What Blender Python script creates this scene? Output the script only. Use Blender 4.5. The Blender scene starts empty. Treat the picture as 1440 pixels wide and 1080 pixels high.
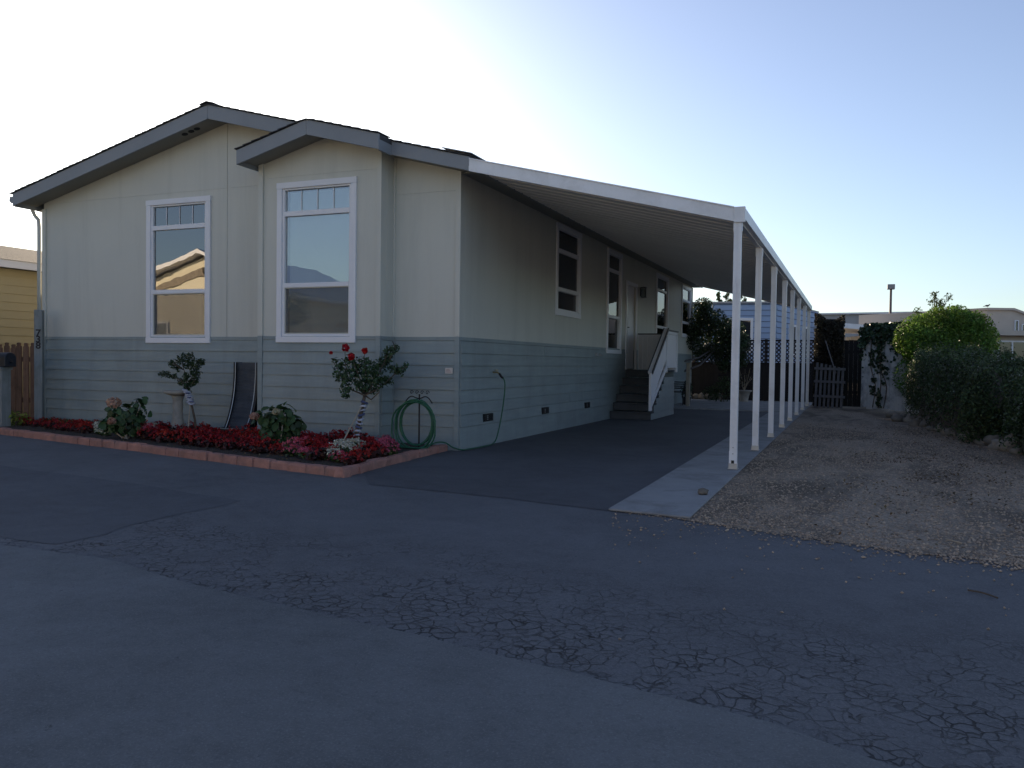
import bpy, math, random
import numpy as np
from mathutils import Vector, Matrix, noise as mnoise
random.seed(7); RNG = np.random.default_rng(7)
SC = bpy.context.scene; COL = SC.collection
R = math.radians
# ------------------------------------------------------------------ camera
YAW, PITCH, ROLL, FPX = 0.3949, 0.0267, 0.0133, 1149.6
CAM = Vector((4.874, -9.8705, 1.21))
_fw = Vector((-math.sin(YAW), math.cos(YAW), 0)); _rt = Vector((math.cos(YAW), math.sin(YAW), 0)); _up = Vector((0, 0, 1))
FW = _fw*math.cos(PITCH) - _up*math.sin(PITCH); _u2 = _up*math.cos(PITCH) + _fw*math.sin(PITCH)
RT = _rt*math.cos(ROLL) + _u2*math.sin(ROLL); UP = _u2*math.cos(ROLL) - _rt*math.sin(ROLL)
cd = bpy.data.cameras.new('camera'); cam = bpy.data.objects.new('camera', cd); COL.objects.link(cam)
cd.sensor_width = 36; cd.lens = FPX/1440*36; cd.clip_end = 2000; cd.clip_start = .05
m = Matrix((RT, UP, -FW)).transposed().to_4x4(); m.translation = CAM; cam.matrix_world = m
SC.camera = cam
# ------------------------------------------------------------------ sky, sun, exposure
SUN_AZ, SUN_EL = R(-42), R(13.5)
w = bpy.data.worlds.new('World'); SC.world = w; w.use_nodes = True
wn = w.node_tree.nodes; wn.clear()
sky = wn.new('ShaderNodeTexSky'); sky.sky_type = 'NISHITA'; sky.sun_disc = False
sky.sun_elevation = SUN_EL; sky.sun_rotation = SUN_AZ; sky.air_density = 1.0; sky.dust_density = 0.7; sky.ozone_density = 3.6
bg = wn.new('ShaderNodeBackground'); bg.inputs[1].default_value = 0.12
wo = wn.new('ShaderNodeOutputWorld')
hz_ = wn.new('ShaderNodeHueSaturation'); hz_.inputs['Hue'].default_value = .510; hz_.inputs['Saturation'].default_value = .80
w.node_tree.links.new(sky.outputs[0], hz_.inputs['Color']); w.node_tree.links.new(hz_.outputs[0], bg.inputs[0]); w.node_tree.links.new(bg.outputs[0], wo.inputs[0])
sl = bpy.data.lights.new('sun', 'SUN'); sl.energy = 5.0; sl.angle = R(.53); sl.color = (1, .80, .56)
so = bpy.data.objects.new('sun', sl); COL.objects.link(so)
SUN_DIR = Vector((math.sin(SUN_AZ)*math.cos(SUN_EL), math.cos(SUN_AZ)*math.cos(SUN_EL), math.sin(SUN_EL)))
so.rotation_euler = SUN_DIR.to_track_quat('Z', 'Y').to_euler(); so.location = (-30, 30, 20)
SC.view_settings.view_transform = 'Standard'; SC.view_settings.look = 'None'
SC.view_settings.exposure = 0.68; SC.view_settings.gamma = 1.0
SC.render.engine = 'CYCLES'
SC.cycles.use_denoising = True; SC.cycles.max_bounces = 8; SC.cycles.transparent_max_bounces = 12
SC.cycles.sample_clamp_indirect = 6.0
# ------------------------------------------------------------------ helpers
def ray(u, v): return FW + RT*((u-720)/FPX) + UP*((540-v)/FPX)
def G(u, v, z=0.0):
    d = ray(u, v); return CAM + d*((z-CAM.z)/d.z)
def PL(u, v, axis, val):
    d = ray(u, v); return CAM + d*((val-CAM[axis])/d[axis])
def AT(u, v, depth): return CAM + ray(u, v)*depth

class MB:
    def __init__(s): s.v = []; s.f = []
    def add(s, vs, fs):
        o = len(s.v); s.v += [tuple(p) for p in vs]; s.f += [tuple(i+o for i in f) for f in fs]; return s
    def hexa(s, p):   # 0-3 bottom ring, 4-7 top ring
        return s.add(p, [(3,2,1,0),(4,5,6,7),(0,1,5,4),(1,2,6,5),(2,3,7,6),(3,0,4,7)])
    def box(s, x0, x1, y0, y1, z0, z1):
        return s.hexa([(x0,y0,z0),(x1,y0,z0),(x1,y1,z0),(x0,y1,z0),(x0,y0,z1),(x1,y0,z1),(x1,y1,z1),(x0,y1,z1)])
    def bar(s, a, b, wd, ht, up=(0,0,1)):
        a = Vector(a); b = Vector(b); d = (b-a).normalized(); sd = d.cross(Vector(up)).normalized()*wd/2; u = sd.normalized().cross(d)*ht/2
        return s.hexa([a-sd-u, a+sd-u, b+sd-u, b-sd-u, a-sd+u, a+sd+u, b+sd+u, b-sd+u])
    def prism(s, poly, axis, a, b):  # poly in the two other axes (cyclic order), extruded along axis
        n = len(poly)
        def pt(p, t):
            q = [0,0,0]; q[axis] = t; o = [i for i in range(3) if i != axis]; q[o[0]] = p[0]; q[o[1]] = p[1]; return q
        vs = [pt(p, a) for p in poly] + [pt(p, b) for p in poly]
        return s.add(vs, [tuple(range(n)), tuple(range(2*n-1, n-1, -1))] + [(i, i+n, (i+1) % n+n, (i+1) % n) for i in range(n)])
    def tube(s, path, rad, n=7, cap=True):
        P = [Vector(p) for p in path]; k = len(P)
        if not hasattr(rad, '__len__'): rad = [rad]*k
        vs = []; ref = Vector((.13, .27, .95))
        for i in range(k):
            d = (P[min(i+1, k-1)]-P[max(i-1, 0)]).normalized()
            a = d.cross(ref)
            if a.length < .05: a = d.cross(Vector((1, 0, 0)))
            a.normalize(); b = d.cross(a)
            for j in range(n):
                t = 2*math.pi*j/n; vs.append(P[i] + (a*math.cos(t)+b*math.sin(t))*rad[i])
        fs = [(i*n+j, i*n+(j+1) % n, (i+1)*n+(j+1) % n, (i+1)*n+j) for i in range(k-1) for j in range(n)]
        if cap: fs += [tuple(range(n-1, -1, -1)), tuple(range((k-1)*n, k*n))]
        return s.add(vs, fs)
    def lathe(s, prof, c, n=20):
        vs = [(c[0]+r*math.cos(2*math.pi*j/n), c[1]+r*math.sin(2*math.pi*j/n), c[2]+z) for r, z in prof for j in range(n)]
        k = len(prof)
        fs = [(i*n+j, i*n+(j+1) % n, (i+1)*n+(j+1) % n, (i+1)*n+j) for i in range(k-1) for j in range(n)]
        fs += [tuple(range(n-1, -1, -1)), tuple(range((k-1)*n, k*n))]
        return s.add(vs, fs)
    def blob(s, c, r, seed=0, amp=.15, nu=10, nv=7, freq=1.3):
        vs = []; c = Vector(c)
        for i in range(nv+1):
            for j in range(nu):
                th = math.pi*i/nv; ph = 2*math.pi*j/nu
                d = Vector((math.sin(th)*math.cos(ph), math.sin(th)*math.sin(ph), math.cos(th)))
                k = 1+amp*mnoise.noise(d*freq+Vector((seed*3.1, seed*1.7, 0)))*1.6
                vs.append(c+Vector((d.x*r[0], d.y*r[1], d.z*r[2]))*k)
        fs = [(i*nu+j, (i+1)*nu+j, (i+1)*nu+(j+1) % nu, i*nu+(j+1) % nu) for i in range(nv) for j in range(nu)]
        return s.add(vs, fs)
    def mesh(s, name, mat, smooth=False):
        me = bpy.data.meshes.new(name); me.from_pydata(s.v, [], s.f); me.update()
        if smooth: me.shade_smooth()
        if mat: me.materials.append(mat)
        return me
    def build(s, name, mat, parent=None, smooth=False, bevel=0.0):
        o = bpy.data.objects.new(name, s.mesh(name, mat, smooth)); COL.objects.link(o)
        if parent: o.parent = parent; o.matrix_parent_inverse = Matrix.Translation(parent.location).inverted() if parent.type == 'EMPTY' else Matrix()
        if bevel:
            b = o.modifiers.new('b', 'BEVEL'); b.width = bevel; b.segments = 2; b.limit_method = 'ANGLE'
        return o
def tag(o, label=None, cat=None, group=None, kind=None):
    if label: o['label'] = label
    if cat: o['category'] = cat
    if group: o['group'] = group
    if kind: o['kind'] = kind
    return o
def thing(name, loc, label, cat, group=None):
    o = bpy.data.objects.new(name, None); o.location = loc; o.empty_display_size = .2; COL.objects.link(o)
    return tag(o, label, cat, group)
def inst(name, me, parent, mat4):
    o = bpy.data.objects.new(name, me); COL.objects.link(o)
    if parent: o.parent = parent; o.matrix_parent_inverse = Matrix.Translation(parent.location).inverted() if parent.type == 'EMPTY' else Matrix()
    o.matrix_world = mat4
    if parent: o.matrix_basis = mat4
    return o
# ------------------------------------------------------------------ materials
class NT:
    def __init__(s, name):
        s.m = bpy.data.materials.new(name); s.m.use_nodes = True; s.t = s.m.node_tree; s.t.nodes.clear()
        s.out = s.n('ShaderNodeOutputMaterial')
    def n(s, t, **k):
        x = s.t.nodes.new(t)
        for a, b in k.items(): setattr(x, a, b)
        return x
    def l(s, a, b): s.t.links.new(a, b)
    def pos(s): return s.n('ShaderNodeNewGeometry').outputs['Position']
    def noise(s, vec, scale, detail=4, rough=.6, dist=0):
        x = s.n('ShaderNodeTexNoise'); x.inputs['Scale'].default_value = scale; x.inputs['Detail'].default_value = detail
        x.inputs['Roughness'].default_value = rough; x.inputs['Distortion'].default_value = dist
        s.l(vec, x.inputs['Vector']); return x.outputs['Fac']
    def map(s, vec, scale):
        x = s.n('ShaderNodeMapping'); x.inputs['Scale'].default_value = scale; s.l(vec, x.inputs['Vector']); return x.outputs[0]
    def math(s, op, a, b=None, c=None):
        x = s.n('ShaderNodeMath', operation=op)
        for i, q in enumerate((a, b, c)):
            if q is None: continue
            if isinstance(q, (int, float)): x.inputs[i].default_value = q
            else: s.l(q, x.inputs[i])
        return x.outputs[0]
    def rng(s, v, a, b, c=0., d=1.):
        x = s.n('ShaderNodeMapRange'); s.l(v, x.inputs[0])
        for i, q in enumerate((a, b, c, d)): x.inputs[i+1].default_value = q
        return x.outputs[0]
    def mix(s, f, a, b, mode='MIX'):
        x = s.n('ShaderNodeMix', data_type='RGBA', blend_type=mode)
        for i, q in ((0, f), (6, a), (7, b)):
            if isinstance(q, (int, float)): x.inputs[i].default_value = q
            elif isinstance(q, tuple): x.inputs[i].default_value = (*q, 1)
            else: s.l(q, x.inputs[i])
        return x.outputs[2]
    def bump(s, h, strength, dist=.01, prev=None):
        x = s.n('ShaderNodeBump'); x.inputs['Strength'].default_value = strength; x.inputs['Distance'].default_value = dist
        s.l(h, x.inputs['Height'])
        if prev: s.l(prev, x.inputs['Normal'])
        return x.outputs[0]
    def princ(s, col, rough=.6, metal=0., normal=None, spec=.5, **k):
        x = s.n('ShaderNodeBsdfPrincipled')
        if isinstance(col, tuple): x.inputs['Base Color'].default_value = (*col, 1)
        else: s.l(col, x.inputs['Base Color'])
        if isinstance(rough, (int, float)): x.inputs['Roughness'].default_value = rough
        else: s.l(rough, x.inputs['Roughness'])
        x.inputs['Metallic'].default_value = metal; x.inputs['Specular IOR Level'].default_value = spec
        if normal: s.l(normal, x.inputs['Normal'])
        for a, b in k.items(): x.inputs[a].default_value = b
        return x.outputs[0]
    def end(s, sh): s.l(sh, s.out.inputs['Surface']); return s.m
def mul(c, k): return tuple(min(1, x*k) for x in c)
def M(name, col, rough=.6, var=.12, scale=2.5, bump=.15, bscale=80, objvar=.0, metal=0., spec=.4, stretch=None, dirt=None, dirt_amt=.5, dirt_scale=1.5, dirt_stretch=None):
    t = NT(name); p = t.pos()
    q = t.map(p, stretch) if stretch else p
    c = t.mix(t.rng(t.noise(q, scale, 6, .65), .3, .7), mul(col, 1-var), mul(col, 1+var))
    if dirt: c = t.mix(t.math('MULTIPLY', t.rng(t.noise(t.map(p, dirt_stretch) if dirt_stretch else p, dirt_scale, 8, .7, .4), .48, .72), dirt_amt), c, dirt)
    if objvar:
        r = t.n('ShaderNodeObjectInfo').outputs['Random']
        h = t.n('ShaderNodeHueSaturation'); t.l(c, h.inputs['Color']); t.l(t.rng(r, 0, 1, 1-objvar, 1+objvar), h.inputs['Value']); c = h.outputs[0]
    nb = t.bump(t.noise(q, bscale, 4, .6), bump, .004) if bump else None
    return t.end(t.princ(c, t.rng(t.noise(p, scale*2, 4), .2, .8, max(.02, rough-.08), min(1, rough+.08)), metal, nb, spec))
def leafmat(name, col, trans=.35, rough=.45, hue=.06):
    t = NT(name)
    a = t.n('ShaderNodeAttribute', attribute_name='tone').outputs['Color']
    c = t.mix(1.0, col, a, 'MULTIPLY')
    nz = t.noise(t.pos(), 1.7, 3)
    h = t.n('ShaderNodeHueSaturation'); t.l(c, h.inputs['Color']); t.l(t.rng(nz, .25, .75, .5-hue/2, .5+hue/2), h.inputs['Hue']); t.l(t.rng(nz, .3, .7, .8, 1.2), h.inputs['Value'])
    c = h.outputs[0]
    d = t.princ(c, rough, 0, None, .35)
    tr = t.n('ShaderNodeBsdfTranslucent'); t.l(c, tr.inputs[0])
    mx = t.n('ShaderNodeMixShader'); mx.inputs[0].default_value = trans; t.l(d, mx.inputs[1]); t.l(tr.outputs[0], mx.inputs[2])
    return t.end(mx.outputs[0])
def glassmat(name, base=.25, tint=(.78, .84, .84), wav=.0):
    t = NT(name); f0 = t.n('ShaderNodeFresnel'); f0.inputs[0].default_value = 1.5
    f = t.n('ShaderNodeMath', operation='MULTIPLY_ADD'); t.l(f0.outputs[0], f.inputs[0]); f.inputs[1].default_value = 1-base; f.inputs[2].default_value = base; f.use_clamp = True
    g = t.n('ShaderNodeBsdfGlossy'); g.inputs['Roughness'].default_value = .004
    if wav:
        nb = t.bump(t.noise(t.pos(), 1.6, 2), wav, .01); t.l(nb, g.inputs['Normal'])
    tr = t.n('ShaderNodeBsdfTransparent'); tr.inputs[0].default_value = (*tint, 1)
    mx = t.n('ShaderNodeMixShader'); t.l(f.outputs[0], mx.inputs[0]); t.l(tr.outputs[0], mx.inputs[1]); t.l(g.outputs[0], mx.inputs[2])
    return t.end(mx.outputs[0])
def screenmat(name):
    t = NT(name); tr = t.n('ShaderNodeBsdfTransparent'); d = t.princ((.16, .16, .155), .6)
    mx = t.n('ShaderNodeMixShader'); mx.inputs[0].default_value = .3; t.l(tr.outputs[0], mx.inputs[1]); t.l(d, mx.inputs[2])
    return t.end(mx.outputs[0])
def asphalt(name, col, crack=None, speck=.6, rough=.85, stains=.25, crackscale=14.5):
    t = NT(name); p = t.pos()
    big = t.noise(p, .55, 6, .65, .3); mid = t.noise(p, 4.5, 6, .7); fine = t.noise(p, 110, 4, .8)
    c = t.mix(t.rng(big, .3, .7), mul(col, 1-stains), mul(col, 1+stains))
    c = t.mix(t.rng(mid, .35, .75, 0, .5), c, mul(col, 1.6)); c = t.mix(t.rng(t.noise(p, 38, 4, .7), .5, .75, 0, .5), c, mul(col, .6))
    c = t.mix(t.rng(fine, .52, .72, 0, speck), c, mul(col, 2.6))
    c = t.mix(t.rng(t.noise(p, 9, 6, .8), .63, .70, 0, .75), c, mul(col, .35))
    h = t.math('ADD', t.math('MULTIPLY', fine, .6), t.math('MULTIPLY', mid, 1.0))
    nb = t.bump(h, .8, .012)
    if crack:
        ax, ay, bx, by, wide = crack    # band beside the seam line a-b
        sx = t.n('ShaderNodeSeparateXYZ'); t.l(p, sx.inputs[0])
        k = (by-ay)/(bx-ax)
        d = t.math('SUBTRACT', sx.outputs[1], t.math('ADD', t.math('MULTIPLY', sx.outputs[0], k), ay-k*ax))
        d = t.math('ADD', d, t.math('MULTIPLY', t.math('SUBTRACT', t.noise(p, .9, 4), .5), 1.6))
        band = t.math('MULTIPLY', t.rng(d, wide*.55, wide*1.1, 1, 0), t.rng(t.noise(p, 1.3, 3), .34, .5))
        wv = t.n('ShaderNodeVectorMath', operation='ADD'); t.l(p, wv.inputs[0])
        nn = t.n('ShaderNodeTexNoise'); nn.inputs['Scale'].default_value = 5; nn.inputs['Detail'].default_value = 4; t.l(p, nn.inputs['Vector'])
        sc = t.n('ShaderNodeVectorMath', operation='SCALE'); sc.inputs[3].default_value = .15; t.l(nn.outputs['Color'], sc.inputs[0]); t.l(sc.outputs[0], wv.inputs[1])
        hs = None
        for s_, wd in ((crackscale*.95, .060), (crackscale*.40, .017)):
            vo = t.n('ShaderNodeTexVoronoi', feature='DISTANCE_TO_EDGE'); vo.inputs['Scale'].default_value = s_; t.l(wv.outputs[0], vo.inputs['Vector'])
            e = t.rng(vo.outputs['Distance'], wd*.3, wd, 1, 0)
            hs = e if hs is None else t.math('MAXIMUM', hs, t.math('MULTIPLY', e, .55))
        thin = t.rng(t.noise(p, 4.1, 6, .7), .40, .62)
        cr = t.math('MULTIPLY', t.math('MULTIPLY', hs, band), thin)
        c = t.mix(t.math('MULTIPLY', band, t.rng(t.noise(p, 60, 4, .8), .45, .7, 0, .6)), c, mul(col, 1.9))
        c = t.mix(t.math('MULTIPLY', cr, .8), c, mul(col, .10))
        nb = t.bump(t.math('SUBTRACT', 1.0, cr), .9, .02, nb)
    return t.end(t.princ(c, rough, 0, nb, .35))
def gravelmat(name, col):
    t = NT(name); p = t.pos()
    vo = t.n('ShaderNodeTexVoronoi'); vo.inputs['Scale'].default_value = 55; t.l(p, vo.inputs['Vector'])
    v2 = t.n('ShaderNodeTexVoronoi'); v2.inputs['Scale'].default_value = 120; t.l(p, v2.inputs['Vector'])
    sp = t.n('ShaderNodeSeparateColor'); t.l(vo.outputs['Color'], sp.inputs[0])
    c = t.mix(sp.outputs[0], mul(col, .45), mul(col, 1.5))
    sp2 = t.n('ShaderNodeSeparateColor'); t.l(v2.outputs['Color'], sp2.inputs[0])
    c = t.mix(.4, c, t.mix(sp2.outputs[1], mul(col, .5), mul(col, 1.6)))
    c = t.mix(t.rng(t.noise(t.map(p, (1.6, .5, 1)), .9, 7, .7, .6), .44, .62, 0, .85), c, mul(col, .36))
    h = t.math('ADD', t.rng(vo.outputs['Distance'], 0, .6, 1, 0), t.math('MULTIPLY', t.rng(v2.outputs['Distance'], 0, .6, 1, 0), .5))
    return t.end(t.princ(c, .9, 0, t.bump(h, .8, .012), .2))

WALL = M('sage_wall_paint', (.565, .56, .495), .55, .035, .8, .12, 220, spec=.3, dirt=(.43, .43, .38), dirt_amt=.45, dirt_scale=1.6, dirt_stretch=(1.6, 1.6, .12))
TRIMSAGE = M('sage_trim_paint', (.555, .55, .485), .55, .05, 1.5, .1, 120)
SIDING = M('grey_green_siding_paint', (.25, .295, .295), .5, .10, 1.2, .35, 60, objvar=.05, stretch=(1, 1, 9), dirt=(.18, .21, .21), dirt_amt=.6, dirt_scale=1.3, dirt_stretch=(1.5, 1.5, .35))
SIDE2 = SIDING
FASCIA = M('blue_grey_fascia_paint', (.235, .25, .265), .5, .08, 1.5, .2, 50)
SOFFIT = M('soffit_paint', (.27, .26, .225), .65, .08, 2, .15, 60)
SHINGLE = M('asphalt_shingle', (.055, .055, .058), .9, .3, 12, .8, 150, objvar=.15)
WHITE = M('white_window_paint', (.74, .74, .76), .42, .03, 3, .05, 90)
CARW = M('white_enamel_aluminium', (.80, .80, .80), .38, .04, 2, .05, 60, dirt=(.42, .40, .36), dirt_amt=.35, dirt_scale=2.2)
CARU = M('carport_pan_enamel', (.76, .73, .69), .45, .05, 1.5, .05, 40, objvar=.03)
DARK = M('dark_interior_gap_shade', (.03, .03, .032), .9, .1, 2, 0)  # near-black; also stands in for shade in siding gaps and dim rooms
BLIND = M('pale_blind', (.80, .93, .92), .6, .05, 3, 0)
CURTAIN = M('cream_curtain', (.55, .50, .38), .8, .12, 3, .2, 30)
GLASS = glassmat('window_glass', .29, (.95, .98, .98), wav=.09)
GLASSD = glassmat('side_window_glass', .08, (.45, .5, .5), wav=.02)
SCREEN = screenmat('insect_screen')
BLACKM = M('black_iron', (.02, .02, .022), .45, .2, 8, .2, 90, metal=.3)
STEP = M('dark_grey_step_paint', (.075, .08, .085), .75, .2, 4, .3, 60, objvar=.06)
CAPD = M('dark_cap_rail', (.035, .04, .045), .5, .1, 4, .1, 60)
METAL = M('galvanised_metal', (.45, .47, .48), .4, .1, 6, .1, 60, metal=.8)
BRASS = M('dull_brass', (.35, .28, .15), .4, .15, 9, .1, 80, metal=.8)
TERRA = M('terracotta_edging', (.34, .175, .14), .85, .22, 7, .6, 45, objvar=.09, dirt=(.16, .12, .105), dirt_amt=.85, dirt_scale=5)
SOIL = M('dark_mulch', (.045, .034, .027), .95, .5, 14, 1.0, 40)
CONCRETE = M('pale_concrete', (.27, .275, .275), .85, .14, 1.6, .4, 110, dirt=(.13, .125, .115), dirt_amt=.75, dirt_scale=2.2)
SLATE = M('dark_slate', (.035, .04, .048), .4, .3, 9, .5, 40, objvar=.2)
STONE = M('cast_stone', (.34, .32, .28), .85, .15, 7, .5, 50, dirt=(.16, .15, .13), dirt_amt=.5, dirt_scale=8)
ROCK = M('field_stone', (.23, .205, .17), .9, .25, 8, .7, 30, objvar=.25, dirt=(.10, .09, .08), dirt_amt=.5, dirt_scale=7)
POSTG = M('weathered_grey_post', (.22, .235, .23), .85, .2, 4, .5, 50, stretch=(6, 6, .6), dirt=(.10, .12, .09), dirt_amt=.5, dirt_scale=3)
REDWOOD = M('weathered_redwood', (.16, .095, .065), .85, .3, 5, .6, 40, objvar=.22, stretch=(9, 9, .7), dirt=(.06, .04, .03), dirt_amt=.6, dirt_scale=4)
DARKWOOD = M('dark_stained_wood', (.013, .012, .013), .85, .3, 4, .5, 40, objvar=.25, stretch=(8, 8, .6))
GREYWOOD = M('grey_old_wood', (.12, .115, .12), .9, .25, 4, .6, 40, objvar=.2, stretch=(8, 8, .6))
PEEL = M('peeling_white_paint', (.55, .56, .56), .8, .12, 3, .5, 30, objvar=.08, stretch=(5, 5, .8), dirt=(.07, .08, .10), dirt_amt=.95, dirt_scale=2.0)
YELLOW = M('yellow_siding', (.40, .335, .19), .6, .06, 1.5, .2, 60, objvar=.04)
BLUE = M('pale_blue_siding', (.27, .36, .52), .6, .05, 1.5, .2, 60, objvar=.03)
LATT = M('dark_lattice', (.03, .03, .036), .7, .1, 3, .2, 60)
BEIGE = M('beige_stucco', (.50, .43, .36), .85, .06, 1.2, .5, 60)
GREYB = M('grey_metal_wall', (.36, .355, .36), .6, .04, .6, .1, 20)
CREAM = M('cream_siding', (.80, .72, .52), .6, .05, 1.5, .2, 40, objvar=.03)
TANROOF = M('tan_shingle', (.30, .25, .19), .9, .2, 6, .6, 90)
BARK = M('bark', (.10, .078, .058), .9, .3, 12, .8, 40)
PALEWOOD = M('pale_stake', (.36, .31, .24), .8, .15, 10, .3, 60)
WRAP = M('pale_trunk_wrap', (.42, .44, .52), .7, .25, 18, .5, 60)
WRAPD = M('blue_trunk_tie', (.08, .10, .20), .7, .25, 18, .5, 60)
HOSE = M('green_rubber_hose', (.018, .10, .052), .4, .15, 12, .1, 80)
MAILB = M('black_mailbox_plastic', (.016, .019, .026), .4, .2, 6, .15, 60)
PEBBLE = M('gravel_stone', (.38, .30, .225), .9, .7, 26, .4, 90)
ROAD = asphalt('old_asphalt', (.105, .110, .118), (-.06, -6.36, 4.98, -7.17, 1.5))
ROADN = asphalt('newer_asphalt', (.125, .135, .140), None, .5, .85, .34)
ROADP = asphalt('patched_asphalt', (.086, .092, .102), None, .4, .85, .2)
DRIVE = asphalt('driveway_asphalt', (.080, .084, .092), None, .35, .78, .3)
GRAVEL = gravelmat('gravel_bed', (.33, .275, .215))
DIRT = M('bare_dirt', (.14, .115, .085), .95, .3, 1.2, .8, 25)
PAPER = M('pale_notice_plate', (.62, .56, .50), .6, .05, 20, 0)
INK = M('faded_red_ink', (.35, .20, .18), .7, .1, 20, 0)
NUM = M('black_numeral', (.008, .008, .012), .5, .1, 9, 0)
L_HYD = leafmat('hydrangea_leaf', (.045, .095, .035), .25, .45)
L_ROSE = leafmat('rose_leaf', (.045, .085, .038), .3, .4)
L_BEG = leafmat('begonia_leaf', (.06, .022, .02), .25, .35, .04)
L_BEGG = leafmat('begonia_green_leaf', (.06, .10, .03), .25, .35)
L_RED = leafmat('red_petal', (.38, .020, .022), .35, .5, .02)
L_PINK = leafmat('pink_petal', (.62, .13, .20), .35, .5, .02)
L_WHITE = leafmat('white_petal', (.70, .70, .58), .35, .5, .02)
L_ROSER = leafmat('rose_red_petal', (.50, .006, .012), .25, .45, .01)
L_PEACH = leafmat('faded_bloom_petal', (.46, .27, .20), .3, .6, .03)
L_CREAM = leafmat('cream_bloom_petal', (.50, .44, .28), .3, .6, .03)
L_HEDGE = leafmat('hedge_leaf', (.048, .080, .032), .3, .45)
L_BUSH = leafmat('bright_bush_leaf', (.105, .20, .032), .45, .5)
L_DARK = leafmat('dark_evergreen_leaf', (.032, .058, .024), .25, .4)
L_VINE = leafmat('dry_vine_leaf', (.040, .036, .026), .25, .7)
L_IVY = leafmat('ivy_leaf', (.024, .052, .026), .2, .35)
L_GRASS = leafmat('grass_blade', (.07, .13, .035), .4, .5)
L_LIME = leafmat('lime_leaf', (.22, .26, .05), .4, .5)
L_FAR = leafmat('far_tree_leaf', (.07, .10, .045), .35, .6)
L_LITTER = leafmat('dry_fallen_leaf', (.14, .095, .05), .1, .8)

def leaves(name, C, N, size, mat, parent=None, aspect=.55, fold=.18, spread=.8, seed=0, tone=(.55, 1.35), droop=0.):
    rg = np.random.default_rng(seed+11); C = np.asarray(C, float); n = len(C)
    N = np.asarray(N, float) + rg.normal(0, spread, (n, 3)); N /= np.linalg.norm(N, axis=1, keepdims=True)+1e-9
    T = rg.normal(0, 1, (n, 3)); T[:, 2] -= droop; T -= N*np.sum(T*N, 1, keepdims=True); T /= np.linalg.norm(T, axis=1, keepdims=True)+1e-9
    B = np.cross(N, T); S = (np.asarray(size)*rg.uniform(.65, 1.3, n))[:, None]
    V = np.stack([C-T*S*.5, C+T*S*.05+B*S*aspect*.5+N*S*fold, C+T*S*.5, C+T*S*.05-B*S*aspect*.5+N*S*fold], 1).reshape(-1, 3)
    me = bpy.data.meshes.new(name); me.vertices.add(4*n); me.vertices.foreach_set('co', V.ravel())
    idx = (np.arange(n)*4)[:, None] + np.array([0, 1, 2, 0, 2, 3]); me.loops.add(6*n); me.loops.foreach_set('vertex_index', idx.ravel().astype(np.int32))
    me.polygons.add(2*n); me.polygons.foreach_set('loop_start', np.arange(2*n, dtype=np.int32)*3)
    me.update(calc_edges=True); me.validate()
    a = me.attributes.new('tone', 'FLOAT_COLOR', 'POINT'); k = rg.uniform(tone[0], tone[1], n)
    cc = np.ones((n, 4)); cc[:, 0] = k*rg.uniform(.9, 1.15, n); cc[:, 1] = k; cc[:, 2] = k*rg.uniform(.85, 1.1, n)
    a.data.foreach_set('color', np.repeat(cc, 4, 0).ravel())
    me.materials.append(mat)
    if parent is False: return me
    o = bpy.data.objects.new(name, me); COL.objects.link(o)
    if parent: o.parent = parent; o.matrix_parent_inverse = Matrix.Translation(parent.location).inverted() if parent.type == 'EMPTY' else Matrix()
    return o
def clumps(n, centers, radii, rg, shell=.45):
    """points spread through several lumpy ellipsoids, denser near their skins"""
    k = len(centers); w_ = np.array([max(r)**2 for r in radii]); ch = rg.choice(k, n, p=w_/w_.sum())
    d = rg.normal(0, 1, (n, 3)); d /= np.linalg.norm(d, axis=1, keepdims=True)
    rr = (1-shell*rg.random(n)**1.6+np.where(rg.random(n) < .06, rg.random(n)*.22, 0))[:, None]
    return np.array(centers)[ch] + d*np.array(radii)[ch]*rr, d
# ------------------------------------------------------------------ ground and paving (setting)
def sheet(name, poly, z, mat, jitter=0, sub=.5, kind='structure'):
    P = []
    for i, a in enumerate(poly):
        b = poly[(i+1) % len(poly)]; a2 = Vector((a[0], a[1])); b2 = Vector((b[0], b[1])); L = (b2-a2).length
        n = max(1, min(80, int(L/sub))) if jitter and L < 30 else 1
        for k in range(n):
            q = a2.lerp(b2, k/n)
            if jitter and k: q = q + Vector((mnoise.noise(Vector((q.x*2.1, q.y*2.1, z*9))), mnoise.noise(Vector((q.x*2.1+9, q.y*2.1, z*9)))))*jitter
            P.append((q.x, q.y, z))
    o = MB().add(P, [tuple(range(len(P)))]).build(name, mat); return tag(o, kind=kind)
sheet('ground', [(-400, -400), (400, -400), (400, 400), (-400, 400)], 0, DIRT)
sheet('road', [(-80, -14.2), (80, -14.2), (80, -4.3), (14, -4.0), (5.87, -3.5), (4.63, -3.2), (3.72, -2.9), (3.06, -2.9), (1.83, -2.8), (.59, -2.5), (.1, -2.4), (-.1, 1.0), (-9, 1.0), (-11, -.6), (-80, -.6)], .006, ROAD, .03, .3)
sheet('road_resurfacing', [(-80, -14.1), (80, -14.1), (80, -14.0), (9, -8.0), (4.98, -7.17), (4.64, -7.02), (3.63, -6.84), (1.82, -6.56), (.72, -6.33), (-.06, -6.36), (-9, -5.6), (-80, -5.4)], .011, ROADN, .03, .22)
sheet('road_patch', [(-14, -2.6), (-3.73, -3.78), (.12, -4.38), (.2, -6.2), (-2.5, -6.05), (-14, -5.1)], .0085, ROADP, .12, .3)
sheet('driveway', [(.59, -3.13), (1.83, -3.23), (3.06, -3.43), (3.13, 1.25), (3.02, 6.8), (2.95, 12.3), (-.1, 12.35), (-.1, -2.2)], .0095, DRIVE, .04, .25)
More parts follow.
